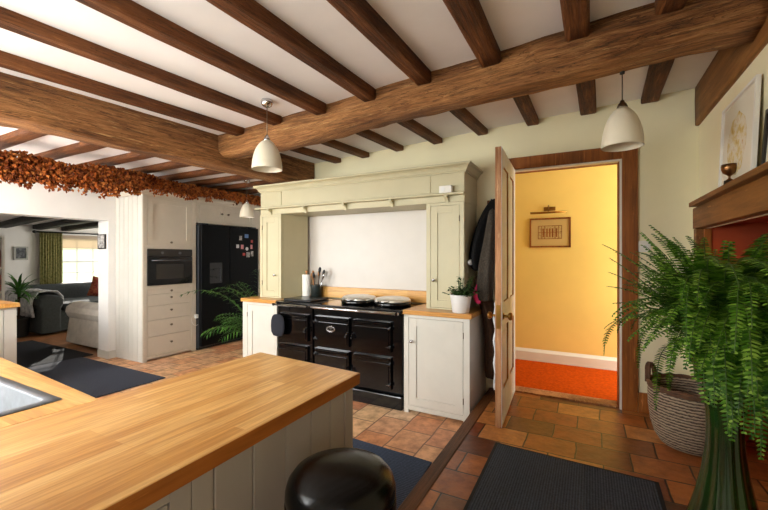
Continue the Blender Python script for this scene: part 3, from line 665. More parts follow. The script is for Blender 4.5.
fp = T('framed_picture', 'small pale-framed dark picture on the sitting-room wall left of the curtain', 'picture', (-10.19,3.39,1.43))
b = MB().box(-10.198,-10.175,3.28,3.50,1.30,1.33).box(-10.198,-10.175,3.28,3.50,1.54,1.57).box(-10.198,-10.175,3.28,3.31,1.33,1.54).box(-10.198,-10.175,3.47,3.50,1.33,1.54); b.build('frame','track',fp)
MB().box(-10.197,-10.185,3.31,3.47,1.33,1.54).build('print','grey_photo',fp)
# bookcase
bk = T('bookcase', 'white bookcase at the left edge of the sitting room', 'bookcase', (-8.1,2.2,0))
b = MB().box(-8.3,-8.02,2.44,2.475,.002,1.70).box(-8.3,-8.02,1.7,1.735,.002,1.70).box(-8.3,-8.28,1.735,2.44,.002,1.70)
for zz in (.05,.42,.80,1.18,1.665): b.box(-8.28,-8.02,1.735,2.44,zz,zz+.03)
b.build('carcass','white',bk)
for zz, sn in ((.83,'lower'),(1.21,'upper')):
    yy = 2.435
    for wd, h, m_, cn_ in ((.05,.26,'bookred','orange'),(.035,.22,'bookdark','dark'),(.055,.28,'magwhite','pale')):
        bb = MB().box(-8.24,-8.045,yy-wd+.002,yy,zz+.001,zz+h)
        tag(bb.build('book',m_,None,.002), '%s-spined book on the %s shelf of the white bookcase at the left edge' % (cn_, sn), 'book', 'books in the white bookcase'); yy -= wd
# dracaena
dp = T('potted_plant', 'spiky long-leaved plant in a dark pot beside the sitting-room bookcase', 'plant', (-8.6,2.95,0))
MB().lathe([(.12,0),(.15,.3),(.155,.32),(.14,.32),(.135,.28),(.001,.27)],(-8.6,2.83,.001),cap=False).build('pot','iron',dp)
MB().tube([(-8.6,2.83,.27),(-8.61,2.84,.5),(-8.6,2.83,.78)],.018,8).build('trunk','vine',dp)
b = MB()
for i in range(46):
    a = random.uniform(0,2*pi); e = random.uniform(-.2,1.35); L = random.uniform(.3,.55); p = V(-8.6,2.83,.62+random.uniform(0,.2)); pp_ = []
    for s in range(7):
        f = s/6; ee = e-1.5*f*f; pp_.append(p.copy()); p = p+V(math.cos(a)*math.cos(ee),math.sin(a)*math.cos(ee),math.sin(ee))*L/6
    sd = V(-math.sin(a),math.cos(a),0); rg_ = [[q+sd*(.022*math.sin(pi*min(1,(j+.6)/6.3))), q-sd*(.022*math.sin(pi*min(1,(j+.6)/6.3)))] for j, q in enumerate(pp_)]
    b.loft(rg_,False,True,False)
b.build('foliage','palm',dp)
# sofa against window wall (charcoal): front faces +X
def rbox(name, x0, x1, y0, y1, z0, z1, mat, parent, bev=.06): return MB().box(x0,x1,y0,y1,z0,z1).build(name,mat,parent,bev,0,4)
sf = T('sofa', 'charcoal fabric sofa with rolled arm below the sitting-room window', 'sofa', (-9.0,4.2,0))
n_before = set(bpy.data.objects)
rbox('base',-9.75,-8.35,3.42,5.6,.03,.40,'sofa',sf,.03)
rbox('seat_cushion',-9.5,-8.3,3.5,4.55,.38,.52,'sofa',sf,.05); rbox('seat_cushion',-9.5,-8.3,4.56,5.6,.38,.52,'sofa',sf,.05)
rbox('backrest',-10.0,-9.6,3.30,5.6,.03,.80,'sofa',sf,.10)
b = MB(); pr = [(-.17,0),(-.17,.42),(-.2,.5),(-.18,.6),(-.1,.66),(0,.665),(.1,.64),(.16,.57),(.15,.47),(.12,.42),(.12,0)]
b.loft([[(x,3.32+p,.03+q) for p, q in pr] for x in (-9.75,-8.28)],True,False); b.build('arm','sofa',sf,.03,0,3)
tw = MB(); rings = []
tp = [(-.20,.30),(-.21,.40),(-.23,.50),(-.215,.60),(-.13,.69),(0,.70),(.11,.68),(.19,.60),(.20,.50),(.21,.45)]
for i in range(15):
    x = -9.75+1.32*i/14; r = []
    for k, (p, q) in enumerate(tp):
        w_ = .035*noise.noise(V(x*5,k*.9,3)); d_ = V(p,q-.5,0).normalized()*(.012+abs(w_))
        r.append((x+.05*noise.noise(V(k*.7,i*.5,8)), 3.32+p+d_.x, .03+q+d_.y+(.06*abs(noise.noise(V(x*4,k*.4,1))) if 2 < k < 8 else 0)))
    rings.append(r)
o = tw.loft(rings,False,True,False).build('throw_blanket','throw'); md = o.modifiers.new('s','SOLIDIFY'); md.thickness = .012; md.offset = 1
tag(o, 'grey and white throw blanket draped over the rolled arm of the charcoal sofa', 'blanket')
def cushion(name, c, w, h, t, rot, mat, label):
    b = MB(); n = 10; rings = []
    vs = []; fs = []
    for s in (1,-1):
        o_ = len(vs)
        for i in range(n+1):
            for j in range(n+1):
                u = 2*i/n-1; v = 2*j/n-1; k = (1-u**4)*(1-v**4); pin = 1-.08*(abs(u)**3*(1-abs(v))+abs(v)**3*(1-abs(u)))
                vs.append(V(u*w/2*pin, s*t/2*k**.6, v*h/2*pin))
        for i in range(n):
            for j in range(n):
                q = [o_+i*(n+1)+j, o_+(i+1)*(n+1)+j, o_+(i+1)*(n+1)+j+1, o_+i*(n+1)+j+1]; fs.append(q if s > 0 else q[::-1])
    ob = b.add(vs,fs,True).build(name,mat); ob.location = c; ob.rotation_euler = rot; return tag(ob,label,'cushion')
cushion('cushion',(-9.30,4.42,.70),.46,.42,.16,(.1,.25,pi/2+.1),'cushion','dark red patterned cushion on the charcoal sofa by the opening pier')
for q in set(bpy.data.objects)-n_before:
    if q.name.startswith(('sofa',)) : continue
    if q.parent is sf or q.name.startswith('throw'): q.location.y -= .13
# beige armchair near
ac = T('armchair', 'pale beige slipcovered armchair partly hidden behind the white pier', 'armchair', (-6.6,3.4,0))
rbox('base',-7.3,-6.25,3.25,3.95,.03,.40,'beige_cloth',ac,.04); rbox('seat_cushion',-7.3,-6.3,3.25,3.95,.38,.5,'beige_cloth',ac,.06)
rbox('backrest',-6.42,-6.12,3.1,4.1,.03,.82,'beige_cloth',ac,.10)
b = MB(); prr = [(.13,0),(.12,.40),(.155,.45),(.165,.53),(.12,.60),(.03,.63),(-.07,.62),(-.15,.56),(-.165,.48),(-.14,.42),(-.11,.38),(-.16,0)]
b.loft([[(x,3.10+p,.03+q) for p, q in prr] for x in (-7.25,-6.2)],True,False); b.build('arm','beige_cloth',ac,.03,0,3)
# mats on left
struct_m = lambda n,mb,m,l: tag(mb.build(n,m,None,.003), l, 'mat')
struct_m('floor_mat', MB().box(-6.08,-4.222,1.75,2.655,.001,.012), 'mat_slate', 'slate-grey mat on the pale tiles in front of the sitting-room opening')
struct_m('floor_mat', MB().box(-8.0,-6.09,1.5,2.80,.001,.012), 'mat_black', 'black mat on the sitting-room floor just through the opening')
# photo on the reveal
ph = T('framed_photo', 'small framed photo hung on the inside face of the white pier', 'picture', (-5.84,2.79,1.58))
MB().box(-5.935,-5.745,2.775,2.7945,1.475,1.675).build('frame','darkplastic',ph,.003); MB().box(-5.92,-5.76,2.773,2.7755,1.49,1.66).build('print','photo1',ph)

# palm by fridge
pm = T('potted_palm', 'leafy green palm in a pot standing before the black fridge', 'plant', (-3.9,3.75,0))
MB().lathe([(.11,0),(.13,.02),(.155,.25),(.165,.27),(.15,.27),(.14,.23),(.001,.22)],(-3.9,3.78,.001),cap=False).build('pot','terracotta',pm)
b = MB(); st = MB()
def palmfrond(a, e, L, bl):
    p = V(-3.9+.03*math.cos(a),3.78+.03*math.sin(a),.22); pts = []
    N = 14
    for s in range(N+1):
        f = s/N; ee = e-1.9*f*f*bl; pts.append(p.copy()); p = p+V(math.cos(a)*math.cos(ee),math.sin(a)*math.cos(ee),math.sin(ee))*L/N
    for q in pts:
        if q.x > -3.56 or q.x < -4.95 or q.y > 4.8: return
    st.tube(pts,.005,5,.002)
    sd = V(-math.sin(a),math.cos(a),0)
    for s in range(4,N+1):
        for h in (0,):
            if s == N and h: continue
            q = pts[s].lerp(pts[min(s+1,N)],h); d = (pts[s]-pts[s-1]).normalized(); f = (s+h)/N
            ll = .24*math.sin(pi*(.18+.72*f))
            for g in (1,-1):
                dd = (sd*g*.85+d*.75+V(0,0,-.12)).normalized(); (leafquad(b,q,dd,Z,ll,.0085,.25) if (q+dd*ll).x < -3.47 else None)
for i in range(15):
    a = random.uniform(.55,1.65)*pi if i < 12 else random.uniform(0,2*pi)
    palmfrond(a, random.uniform(1.05,1.5), random.uniform(.9,1.35), random.uniform(.65,1.1))
for i in range(9): palmfrond(random.uniform(.6,1.5)*pi, random.uniform(.6,1.0), random.uniform(.5,.8), random.uniform(.6,1))
b.build('foliage','palm',pm); st.build('stems','stem',pm)

# ------------------------------------------------------------------ drawers at far left
du = T('drawer_cabinet', 'cream drawer cabinet at the left edge of the photo beside the opening', 'cabinet', (-5.4,1.3,0))
MB().box(-5.69,-5.09,.75,1.60,.07,.868).box(-5.69,-5.14,.75,1.60,.002,.07).build('carcass','cream',du)
b = MB(); b.bx(F,1.56,1.655,.002,.868,0,.02).bx(F,.75,.80,.002,.868,0,.02).bx(F,.80,1.56,.845,.868,0,.02).bx(F,.8,1.56,.07,.1,0,.02); b.box(-5.69,-5.09,1.60,1.655,.002,.868)
b.build('face_frame','cream',du,.001)
for z0, z1 in ((.68,.842),(.42,.674),(.104,.414)):
    b = MB(); b.bx(F,.804,1.556,z0,z1,0,.018); d = b.build('drawer','cream',du,.0015); knob(F,1.18,.5*(z0+z1),.018,d)
tag(MB().box(-5.695,-5.035,.74,1.67,.87,.912).build('worktop','oak_x',None,.003), 'short oak worktop on the cream drawers at the far left edge', 'worktop')

# ------------------------------------------------------------------ peninsula
wt = T('worktop', 'large L-shaped oak stave worktop of the peninsula in the foreground', 'worktop', (-1.2,.7,.9))
b = MB().hexa([(-1.447,.05,.856),(-.806,.05,.856),(-.834,1.345,.856),(-1.454,1.40,.856),(-1.447,.05,.9),(-.806,.05,.9),(-.834,1.345,.9),(-1.454,1.40,.9)])
b.build('peninsula_top','oak_y',wt,.004)
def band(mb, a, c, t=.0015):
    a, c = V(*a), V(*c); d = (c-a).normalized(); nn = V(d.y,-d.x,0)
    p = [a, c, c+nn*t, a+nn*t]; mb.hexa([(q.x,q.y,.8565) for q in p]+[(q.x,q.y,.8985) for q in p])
b = MB(); band(b,(-.806,.052,0),(-.834,1.344,0)); band(b,(-.835,1.345,0),(-1.453,1.40,0)); b.build('edge_shade_band','oak_edge_shade',wt)  # edge shade painted as a thin band of darker oak
b = MB()
for (x0,y0),(x1,y1),(x2,y2),(x3,y3) in [((-4.9,.64),(-1.448,.60),(-1.448,.682),(-4.9,.90)),((-4.9,.05),(-1.448,.05),(-1.448,.2),(-4.9,.2)),((-1.549,.2),(-1.448,.2),(-1.448,.60),(-1.549,.601)),((-4.9,.2),(-2.36,.2),(-2.36,.611),(-4.9,.64))]:
    b.hexa([(x0,y0,.856),(x1,y1,.856),(x2,y2,.856),(x3,y3,.856),(x0,y0,.9),(x1,y1,.9),(x2,y2,.9),(x3,y3,.9)])
b.build('sink_run_top','oak_x',wt)
sk = T('kitchen_sink', 'stainless steel sink let into the oak worktop at the left edge', 'sink', (-1.95,.4,.9))
xo0, xo1, yo0, yo1 = -2.40, -1.552, .16, .625
def rr(x0,x1,y0,y1,z,r=.03,n=5):
    o = []
    for cx_, cy_, a0 in ((x1-r,y1-r,0),(x0+r,y1-r,pi/2),(x0+r,y0+r,pi),(x1-r,y0+r,3*pi/2)):
        for i in range(n+1): o.append((cx_+r*math.cos(a0+pi/2*i/n), cy_+r*math.sin(a0+pi/2*i/n), z))
    return o
b = MB().loft([rr(xo0,xo1,yo0,yo1,.9012,.012),rr(xo0+.001,xo1-.001,yo0+.001,yo1-.001,.9032,.012),rr(xo0+.032,xo1-.032,yo0+.032,yo1-.032,.9036,.03),rr(xo0+.036,xo1-.036,yo0+.036,yo1-.036,.898,.03),rr(xo0+.045,xo1-.045,yo0+.045,yo1-.045,.74,.05),rr(xo0+.09,xo1-.09,yo0+.09,yo1-.09,.715,.06)],False,True)
b.f.append(list(range(len(b.v)-24,len(b.v)))); b.sm.append(False)
o = b.build('basin','steel',sk)
MB().lathe([(.045,0),(.045,.004),(.03,.005),(.02,.001)],(-1.98,.4,.7155),n=24).build('plug_hole','chrome',sk)
pc_ = T('peninsula_cabinet', 'grey-beige tongue-and-groove peninsula unit under the oak worktop', 'cabinet', (-1.2,.7,0))
MB().hexa([(-1.43,.06,.004),(-.874,.06,.004),(-.874,1.315,.004),(-1.43,1.34,.004),(-1.43,.06,.853),(-.874,.06,.853),(-.874,1.315,.853),(-1.43,1.34,.853)]).build('carcass','greige',pc_)
MB().box(-4.8,-1.45,.06,.58,.004,.70).box(-4.8,-1.45,.632,.655,.004,.853).build('sink_run_carcass','greige',pc_)
b = MB(); F5 = FX(-.874)
ys = [.60,.665,.795,.93,1.055,1.165,1.262]
for i in range(6): b.bx(F5,ys[i]+.002,ys[i+1]-.002,.006,.852,0,.022)
b.bx(F5,1.264,1.318,.006,.852,0,.024)
b.build('cladding','greige',pc_,.003)
b = MB(); b.bx(F5,.545,.598,.006,.852,0,.024).bx(F5,.06,.545,.815,.852,0,.024).bx(F5,.06,.545,.006,.06,0,.024); b.build('face_frame','greige',pc_,.001)
b = MB(); shaker(b,F5,.08,.541,.065,.811,.022,.07,.009); b.build('door','greige',pc_,.0015)

# ------------------------------------------------------------------ bin
bn = T('waste_bin', 'round glossy black lidded bin standing beside the peninsula', 'bin', (-.60,.865,.14))
bc = (-.598,.868,.142)
MB().lathe([(.135,0),(.142,.004),(.144,.02),(.146,.527),(.148,.542),(.15,.547)],bc,n=56).build('body','binblack',bn)
bl = (bc[0],bc[1],bc[2]+.027)
MB().lathe([(.149,.522),(.151,.53),(.151,.552),(.149,.56)],bl,n=56).build('collar','binblack',bn)
MB().lathe([(.148,.561),(.150,.568),(.149,.585),(.143,.606),(.128,.625),(.10,.638),(.06,.645),(.001,.648)],bl,n=64).build('lid','binblack',bn)
MB().lathe([(.02,0),(.02,.006),(.012,.009)],(bc[0]+.02,bc[1]-.148,bl[2]+.54),(0.1,-1,0),16).build('catch_button','chrome',bn)

# ------------------------------------------------------------------ mats near
struct_m('floor_mat', MB().hexa([(-1.66,1.45,.001),(-.885,1.45,.001),(-.925,2.40,.001),(-1.66,2.44,.001),(-1.66,1.45,.012),(-.885,1.45,.012),(-.925,2.40,.012),(-1.66,2.44,.012)]), 'mat_blue', 'navy ribbed mat on the pale tiles in front of the range')
mt = T('door_mat', 'large charcoal ribbed mat on the raised brick floor in the foreground', 'mat', (-.1,2,.14))
P4 = [(-.540,1.55),(.325,1.55),(.330,2.545),(-.548,2.585)]
def q4(e, z): 
    return [(P4[0][0]+e,P4[0][1]+e,z),(P4[1][0]-e,P4[1][1]+e,z),(P4[2][0]-e,P4[2][1]-e,z),(P4[3][0]+e,P4[3][1]-e,z)]
MB().hexa(q4(.018,.1412)+q4(.018,.1525)).build('pile','mat_dark',mt)
MB().loft([q4(0,.1411),q4(.0,.150),q4(.018,.152),q4(.018,.1412)],False,False).build('binding','mat_edge',mt)

# ------------------------------------------------------------------ pendants
def pendant(x, y, zrose, zb, r, h, label, ball=True):
    t = T('pendant_lamp', label, 'pendant lamp', (x,y,zb), 'cream pendant lamps')
    if ball: MB().lathe([(.002,-.052),(.018,-.05),(.034,-.04),(.042,-.024),(.044,-.01),(.040,0)],(x,y,zrose),n=24).build('ceiling_rose','chrome',t)
    else: MB().lathe([(.002,-.03),(.012,-.026),(.014,0)],(x,y,zrose),n=14).build('ceiling_hook','iron',t)
    MB().tube([(x,y,zrose-.02),(x,y,zb+h+.03)],.0032,6).build('cord','nickel' if ball else 'iron',t)
    MB().lathe([(.026,0),(.026,.012),(.02,.026),(.012,.034),(.010,.045)],(x,y,zb+h-.004),n=20).build('shade_cap','chrome' if ball else 'nickel',t)
    pr = [(1,0),(.985,.14),(.955,.28),(.90,.43),(.82,.58),(.70,.73),(.54,.86),(.38,.95),(.24,1)]
    b = MB().lathe([(r*a,h*c) for a, c in pr]+[(r*a*.94,h*(c-.02)) for a, c in reversed(pr[1:])]+[(r*.955,0)],(x,y,zb),n=40,cap=False)
    b.build('shade','shade',t)
    MB().lathe([(.014,.1),(.016,.06),(.03,.03),(.032,.0),(.022,-.024),(.002,-.034)],(x,y,zb+h*.45),n=18).build('bulb','ceramic',t)
pendant(-2.08,2.07,zc(-2.08),2.012,.109,.21,'cream glass pendant lamp with chrome ball rose hanging left of the cross beam')
pendant(-4.33,3.92,2.475,1.935,.10,.20,'small distant cream pendant lamp hanging in front of the black fridge')
pendant(.158,2.50,2.415,1.985,.103,.215,'cream glass pendant lamp hanging from the cross beam before the hall door',False)

# ------------------------------------------------------------------ hall picture + lamp + switch
hp = T('framed_print', 'small brown-framed print on the yellow hall wall', 'picture', (-.41,4.84,1.65))
F6 = FA(4.848); b = MB(); u0,u1,v0,v1 = -.63,-.19,1.48,1.822
b.bx(F6,u0,u1,v0,v0+.018,0,.022).bx(F6,u0,u1,v1-.018,v1,0,.022).bx(F6,u0,u0+.018,v0+.018,v1-.018,0,.022).bx(F6,u1-.018,u1,v0+.018,v1-.018,0,.022); b.build('frame','frame_wood',hp)
b = MB(); b.bx(F6,u0+.018,u1-.018,v0+.018,v1-.018,0,.012); b.build('mount','picmat',hp)
b = MB(); b.bx(F6,-.54,-.28,1.575,1.735,.012,.0135); pr_ = b.build('print','picpaper',hp)
b = MB()
for x in (-.535,-.50,-.465,-.355,-.32,-.285): b.bx(F6,x-.003,x+.003,1.58,1.73,.0136,.0142)
for z in (1.58,1.73,1.655): b.bx(F6,-.535,-.285,z-.003,z+.003,.0136,.0142)
for x in (-.48,-.44,-.41,-.38,-.34): b.bx(F6,x-.008,x+.008,1.60,1.70,.0136,.0141)
b.build('print_lines','frame_wood',pr_)
pl = T('picture_lamp', 'brass picture lamp fixed on the yellow wall above the small print', 'picture lamp', (-.42,4.84,1.92))
MB().box(-.475,-.35,4.83,4.848,1.905,1.95).build('wall_plate','brass',pl,.004)
MB().tube([(-.42,4.83,1.93),(-.42,4.79,1.965),(-.42,4.76,1.945),(-.42,4.755,1.885)],.006,8).build('arm','brass',pl)
MB().tube([(-.612,4.752,1.877),(-.228,4.752,1.877)],.012,12).build('lamp_tube','brass',pl)
sw = T('light_switch', 'white double light switch on the cream wall right of the door frame', 'light switch', (.37,3.65,1.46))
MB().box(.338,.422,3.638,3.648,1.412,1.500).build('plate','white',sw,.003)
for x in (.365,.395): MB().hexa([(x-.008,3.634,1.445),(x+.008,3.634,1.445),(x+.008,3.638,1.445),(x-.008,3.638,1.445),(x-.008,3.637,1.468),(x+.008,3.637,1.468),(x+.008,3.638,1.468),(x-.008,3.638,1.468)]).build('rocker','ceramic',sw)

# ------------------------------------------------------------------ fireplace
fs = T('fireplace_surround', 'brown oak fireplace surround with mantel shelf on the right-hand wall', 'fireplace surround', (.69,2.6,.14))
MB().box(.612,.718,1.60,3.39,1.722,1.752).build('mantel_shelf','mantel',fs,.003)
b = MB().box(.655,.718,1.66,3.50,1.574,1.722); b.build('mantel_beam','mantel',fs,.003)
MB().box(.660,.738,3.425,3.50,.142,1.572).build('leg','mantel',fs,.003); MB().box(.660,.718,1.66,1.745,.142,1.572).build('leg','mantel',fs,.003)
MB().box(.700,.739,3.395,3.424,.142,1.570).build('jamb_strip','frame_wood',fs,.002)
tc = T('trophy_cup', 'small bronze trophy cup on a black plinth on the mantel shelf', 'trophy', (.655,2.70,1.752))
MB().lathe([(.028,0),(.028,.012),(.024,.014),(.024,.034)],(.662,2.70,1.7525),n=24).build('plinth','iron',tc)
MB().lathe([(.016,0),(.014,.004),(.006,.010),(.005,.022),(.012,.028),(.028,.040),(.035,.058),(.036,.074),(.034,.086),(.031,.086),(.031,.06),(.001,.045)],(.662,2.70,1.787),n=26,cap=False).build('cup','trophy',tc)
def leanframe(name, label, y0, y1, z0, z1, fw_, mat, art, lean):
    t = T(name, label, 'picture', (.69,.5*(y0+y1),z0))
    # plane leaning back against the wall: bottom at x=.69, top at x=.69+lean
    O = V(.690,0,z0); n_ = V(-1,0,lean/(z1-z0)).normalized(); v_ = V(lean/(z1-z0),0,1).normalized(); Fq = (O, Y, v_, n_)
    H = z1-z0; b = MB()
    b.bx(Fq,y0,y1,0,fw_,0,.02).bx(Fq,y0,y1,H-fw_,H,0,.02).bx(Fq,y0,y0+fw_,fw_,H-fw_,0,.02).bx(Fq,y1-fw_,y1,fw_,H-fw_,0,.02); b.build('frame',mat,t,.002)
    b = MB(); b.bx(Fq,y0+fw_,y1-fw_,fw_,H-fw_,0,.008); mo = b.build('mount','artpaper',t)
    if art:
        b = MB(); yy0, yy1 = y0+.13, y1-.10
        ring = []
        for k in range(26):
            a = 2*pi*k/26; rr_ = 1+.22*noise.noise(V(math.cos(a)*2,math.sin(a)*2,4))
            ring.append((.5*(yy0+yy1)+.5*(yy1-yy0)*rr_*math.cos(a), H*.47+.17*rr_*math.sin(a)))
        b.loft([[O+Y*p+v_*q+n_*.0085 for p, q in ring],[O+Y*p+v_*q+n_*.009 for p, q in ring]]); b.build('painting','pale_art',mo)
leanframe('framed_picture','white-framed pale watercolour leaning on the mantel shelf behind the trophy',2.42,2.955,1.7535,2.235,.016,'white',True,.02)
leanframe('framed_picture','dark-framed picture leaning on the mantel shelf at the right edge of the photo',1.80,2.315,1.7535,2.03,.02,'iron',False,.02)

# wicker basket
wb = T('wicker_basket', 'large grey wicker log basket on the brick floor in front of the fireplace', 'basket', (.585,3.15,.14))
bx_, by_ = .588, 3.155
b = MB(); prof = [(.14,0),(.175,.012),(.205,.06),(.228,.14),(.24,.24),(.242,.33),(.238,.38)]
b.lathe(prof+[(r-.018,z) for r, z in reversed(prof[1:])]+[(.001,.02)],(bx_,by_,.142),n=48,cap=False)
b.build('basket_body','wicker',wb)
b = MB(); 
for k in range(3):
    b.tube([(bx_+(.237+.004*math.sin(i*1.3+k*2.1))*math.cos(2*pi*i/60), by_+(.237+.004*math.sin(i*1.3+k*2.1))*math.sin(2*pi*i/60), .525+.011*math.sin(i*.65+k*2.1)) for i in range(61)],.011,6)
b.build('rim','wicker_dark',wb)
for a0 in (2.75,5.9):
    b = MB()
    for o_ in (0,.014):
        b.tube([(bx_+(.232+o_)*math.cos(a0+t), by_+(.232+o_)*math.sin(a0+t), .52+.11*math.sqrt(max(0,1-(t/.34)**2))) for t in [-.34+.068*i for i in range(11)]],.011,6)
    b.build('handle','wicker_dark',wb)

# ------------------------------------------------------------------ fern on green pedestal
pd = T('plant_pedestal', 'tall green glazed fluted pedestal under the big fern', 'plant stand', (.465,1.953,.14))
fx, fy = .462, 1.94
b = MB(); rings = []
for z, r in ((0,.205),(.02,.212),(.05,.206),(.1,.182),(.2,.143),(.3,.112),(.4,.088),(.5,.073),(.58,.069),(.64,.072),(.69,.082),(.72,.088),(.735,.084)):
    n_ = 72; r *= .82; rings.append([(fx+r*(1+.035*math.cos(12*2*pi*k/n_))*math.cos(2*pi*k/n_), fy+r*(1+.035*math.cos(12*2*pi*k/n_))*math.sin(2*pi*k/n_), .1415+z) for k in range(n_)])
b.loft(rings).build('column','glaze',pd)
fn = T('potted_fern', 'huge arching green Boston fern spilling over its pedestal at the right', 'plant', (.462,1.94,.88))
MB().lathe([(.06,0),(.08,.01),(.10,.07),(.112,.13),(.118,.15),(.11,.15),(.10,.12),(.001,.11)],(fx,fy,.878),n=36,cap=False).build('pot','glaze',fn)
b = MB(); st = MB(); made = 0
def frond(a, e, L, droop, lw):
    p = V(fx+.05*math.cos(a),fy+.05*math.sin(a),.99); N = int(L*80); pts = []; yaw = a; tw_ = random.uniform(-.5,.5); lim = .50 if random.random() < .2 else .37
    for s in range(N+1):
        f = s/N; ee = max(e-droop*f**1.25, -1.5); pts.append(p.copy()); yaw = a+tw_*f
        p = p+V(math.cos(yaw)*math.cos(ee),math.sin(yaw)*math.cos(ee),math.sin(ee))*L/N
    for q in pts:
        hx = V(q.x,q.y,0)-V(fx,fy,0); lf_ = -(hx.x*.88+hx.y*.47)     # how far to the left of the pot
        if q.z < .33 or q.x > .98 or q.z > 1.5: return False
        dp_ = -.4726*q.x+.8813*q.y-1.49
        if lf_ > lim-.6*dp_ or dp_ > .45 or q.z < .34+max(0,lf_+.03)*1.6: return False
        if q.x > .60 and (q.y < 1.80 or q.z > 1.5): return False
        if q.y > 2.6 or q.y < 1.25: return False
        if (q-V(0,0,1.38)).length < .95: return False
        if hx.length < .125 and q.z < .88: return False
        if hx.length < .17 and q.z < .32: return False
    st.tube(pts[::3]+([pts[-1]] if N % 3 else []),.0028,4,.0012)
    for s in range(2,N+1):
        f = s/N; d = (pts[s]-pts[s-1]).normalized()
        sd = d.cross(Z)
        if sd.length < .15: sd = V(-math.sin(a),math.cos(a),0)
        sd.normalize(); nn = sd.cross(d)
        ll = lw*min(1,(f/.14)**.7)*(1-.80*max(0,(f-.5)/.5)**1.5)
        for g in (1,-1):
            base = pts[s]; d2 = (sd*g+d*.22-nn*random.uniform(-.05,.25)+V(0,0,-.16)).normalized()
            tip = base+d2*ll; w = d*(L/N*.36); m_ = base+d2*ll*.6+nn*ll*.04
            b.add([base-w*.7, base+w*.7, m_+w*.8, tip, m_-w*.8],[(0,1,2,4),(4,2,3)])
    return True
tries = 0
while made < 470 and tries < 40000:
    tries += 1
    a = random.uniform(0,2*pi); kind = random.random()
    if random.random() < .6: a = random.uniform(.9*pi,1.65*pi)
    if kind < .46: ok = frond(a, random.uniform(.6,1.45), random.uniform(.42,.85), random.uniform(1.5,2.9), random.uniform(.034,.048))
    elif kind < .84: ok = frond(a, random.uniform(.3,1.1), random.uniform(.55,1.05), random.uniform(2.0,3.2), random.uniform(.032,.046))
    else: ok = frond(a, random.uniform(1.0,1.5), random.uniform(.35,.6), random.uniform(.4,1.5), random.uniform(.034,.046))
    made += bool(ok)
b.build('fronds','fern',fn); st.build('frond_stems','stem',fn)

# ------------------------------------------------------------------ coats
def coat(name, label, secs, mat, seed, cat='coat'):
    b = MB(); rings = []
    n_ = 40
    for (x, y, z, rx, ry) in secs:
        r = []
        for k in range(n_):
            a = 2*pi*k/n_; f = 1+.16*math.sin(a*5+seed+z*2.2)*min(1,(secs[0][2]-z)*3)+.10*noise.noise(V(math.cos(a)*2,math.sin(a)*2,z*5+seed))
            r.append((x+rx*f*math.cos(a), min(y+ry*f*math.sin(a), 3.64), z))
        rings.append(r)
    t = T(name, label, cat, (secs[0][0],3.6,secs[0][2])); b.loft(rings).build('body',mat,t,0,1); return t
rk = T('coat_rack', 'dark wooden hook board on the back wall behind the open door', 'coat rack', (-.78,3.64,1.88))
MB().box(-.85,-.70,3.632,3.649,1.84,1.90).build('board','frame_wood',rk,.003)
for x in (-.80,-.73): MB().tube([(x,3.632,1.88),(x,3.595,1.868),(x,3.585,1.89),(x,3.58,1.905)],.006,8).build('hook','iron',rk)
c1 = coat('coat','black wool coat hanging behind the open door beside the range surround',[(-.755,3.56,1.905,.03,.03),(-.765,3.545,1.86,.06,.055),(-.81,3.50,1.72,.08,.12),(-.85,3.46,1.52,.088,.15),(-.875,3.44,1.38,.09,.16),(-.878,3.44,1.28,.07,.15),(-.86,3.47,1.24,.05,.10)],'coat_black',1)
c2 = coat('jacket','brown and grey tweed jacket hanging in front of the black coat',[(-.735,3.34,1.79,.025,.04),(-.742,3.33,1.70,.035,.05),(-.755,3.32,1.5,.048,.06),(-.785,3.31,1.3,.065,.07),(-.795,3.30,1.12,.065,.07),(-.795,3.30,1.02,.065,.065),(-.795,3.30,.99,.05,.05)],'coat_tweed',4)
c3 = coat('coat','dark brown coat shape added to fill the shaded gap below the tweed jacket',[(-.86,3.48,1.22,.05,.07),(-.865,3.46,1.15,.05,.11),(-.83,3.46,1.0,.06,.13),(-.785,3.48,.88,.055,.12),(-.765,3.49,.62,.06,.11),(-.765,3.49,.32,.065,.11),(-.765,3.49,.29,.05,.08)],'gap_shade_brown',7)  # added dark shape, stands in for the shade between cabinet and door
coat('pink_cloth','bright pink cloth hanging out below the coats beside the white plant pot',[(-.84,3.285,1.15,.012,.014),(-.845,3.28,1.11,.026,.03),(-.85,3.27,1.05,.036,.035),(-.845,3.27,.99,.03,.03),(-.835,3.27,.97,.012,.014)],'pink',2,'scarf')
b = MB().lathe([(.002,-.026),(.02,-.018),(.027,0),(.02,.018),(.002,.026)],(-.925,3.33,1.325),n=14); b.build('pompom','ceramic',c1)
ld = T('hanging_cord', 'speckled grey cord hanging beside the edge of the open door', 'cord', (-.69,3.3,1.0))
MB().tube([(-.685+.006*math.sin(i*1.1),3.20+.008*math.cos(i*.9),1.0-.031*i) for i in range(24)],.011,7).build('cord','throw',ld)

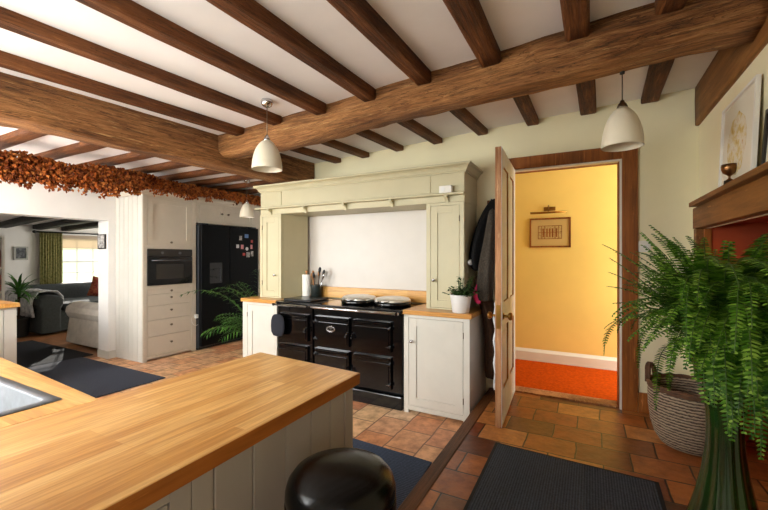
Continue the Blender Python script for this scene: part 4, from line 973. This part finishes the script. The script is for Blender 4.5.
# ------------------------------------------------------------------ light
def area(name, loc, rot, sx, sy, e, col):
    l = bpy.data.lights.new(name,'AREA'); l.shape = 'RECTANGLE'; l.size = sx; l.size_y = sy; l.energy = e; l.color = col
    o = bpy.data.objects.new(name,l); COL.objects.link(o); o.location = loc; o.rotation_euler = rot; return o
def aim(d): return V(*d).to_track_quat('-Z','Y').to_euler()
area('sink_window_daylight',(-2.45,-.20,1.6),(pi/2,0,0),2.2,1.0,38,(.96,.98,1))      # faces +Y
area('sink_window_skylight',(-2.45,-1.5,2.75),aim((0,1,-.62)),3.0,1.5,255,(.96,.985,1))
area('assumed_end_window',(-4.65,-.20,1.5),(pi/2,0,0),1.05,1.1,92,(.97,.985,1))  # second kitchen window assumed out of view, added to brighten the left end
area('dining_side_fill',(.80,-1.6,1.55),(0,pi/2,0),1.05,1.1,17,(1,.97,.94))  # added side light at an assumed, unseen dining window, for the peninsula face
area('hall_window_daylight',(1.65,4.35,1.5),(0,pi/2,0),1.4,.8,30,(1,.96,.88))
area('sitting_room_fill',(-8.2,6.12,1.2),(-pi/2,0,0),1.8,1.2,55,(1,.98,.95))  # unseen fill light added at the sitting room's windowless side wall
wd = bpy.data.worlds.new('sky'); S.world = wd; wd.use_nodes = True
n = wd.node_tree; bg = n.nodes['Background']; bg.inputs['Strength'].default_value = 4
tc = n.nodes.new('ShaderNodeTexCoord'); sp = n.nodes.new('ShaderNodeSeparateXYZ'); n.links.new(tc.outputs['Generated'], sp.inputs[0])
n.links.new(ramp(n, sp.outputs['Z'], [(.49,(150,160,130)),(.50,(214,222,208)),(.56,(240,243,246))]), bg.inputs['Color'])
sl = bpy.data.lights.new('sun','SUN'); sl.energy = 5; sl.angle = .01; sl.color = (1,.94,.85)
so = bpy.data.objects.new('sun',sl); COL.objects.link(so); so.rotation_euler = V(3.35,-1.62,-1.15).to_track_quat('-Z','Y').to_euler()

# ------------------------------------------------------------------ camera
cd = bpy.data.cameras.new('camera'); cam = bpy.data.objects.new('camera',cd); COL.objects.link(cam)
cd.sensor_width = 36; cd.lens = 384/768*36; cd.clip_start = .02
cd.shift_y = -(256-255)/768*-1
cam.location = (0,0,1.38); cam.rotation_euler = (pi/2,0,math.radians(28.2)); S.camera = cam
S.view_settings.view_transform = 'Standard'; S.view_settings.look = 'None'; S.view_settings.gamma = 1; S.view_settings.use_curve_mapping = False
S.view_settings.exposure = 0.32
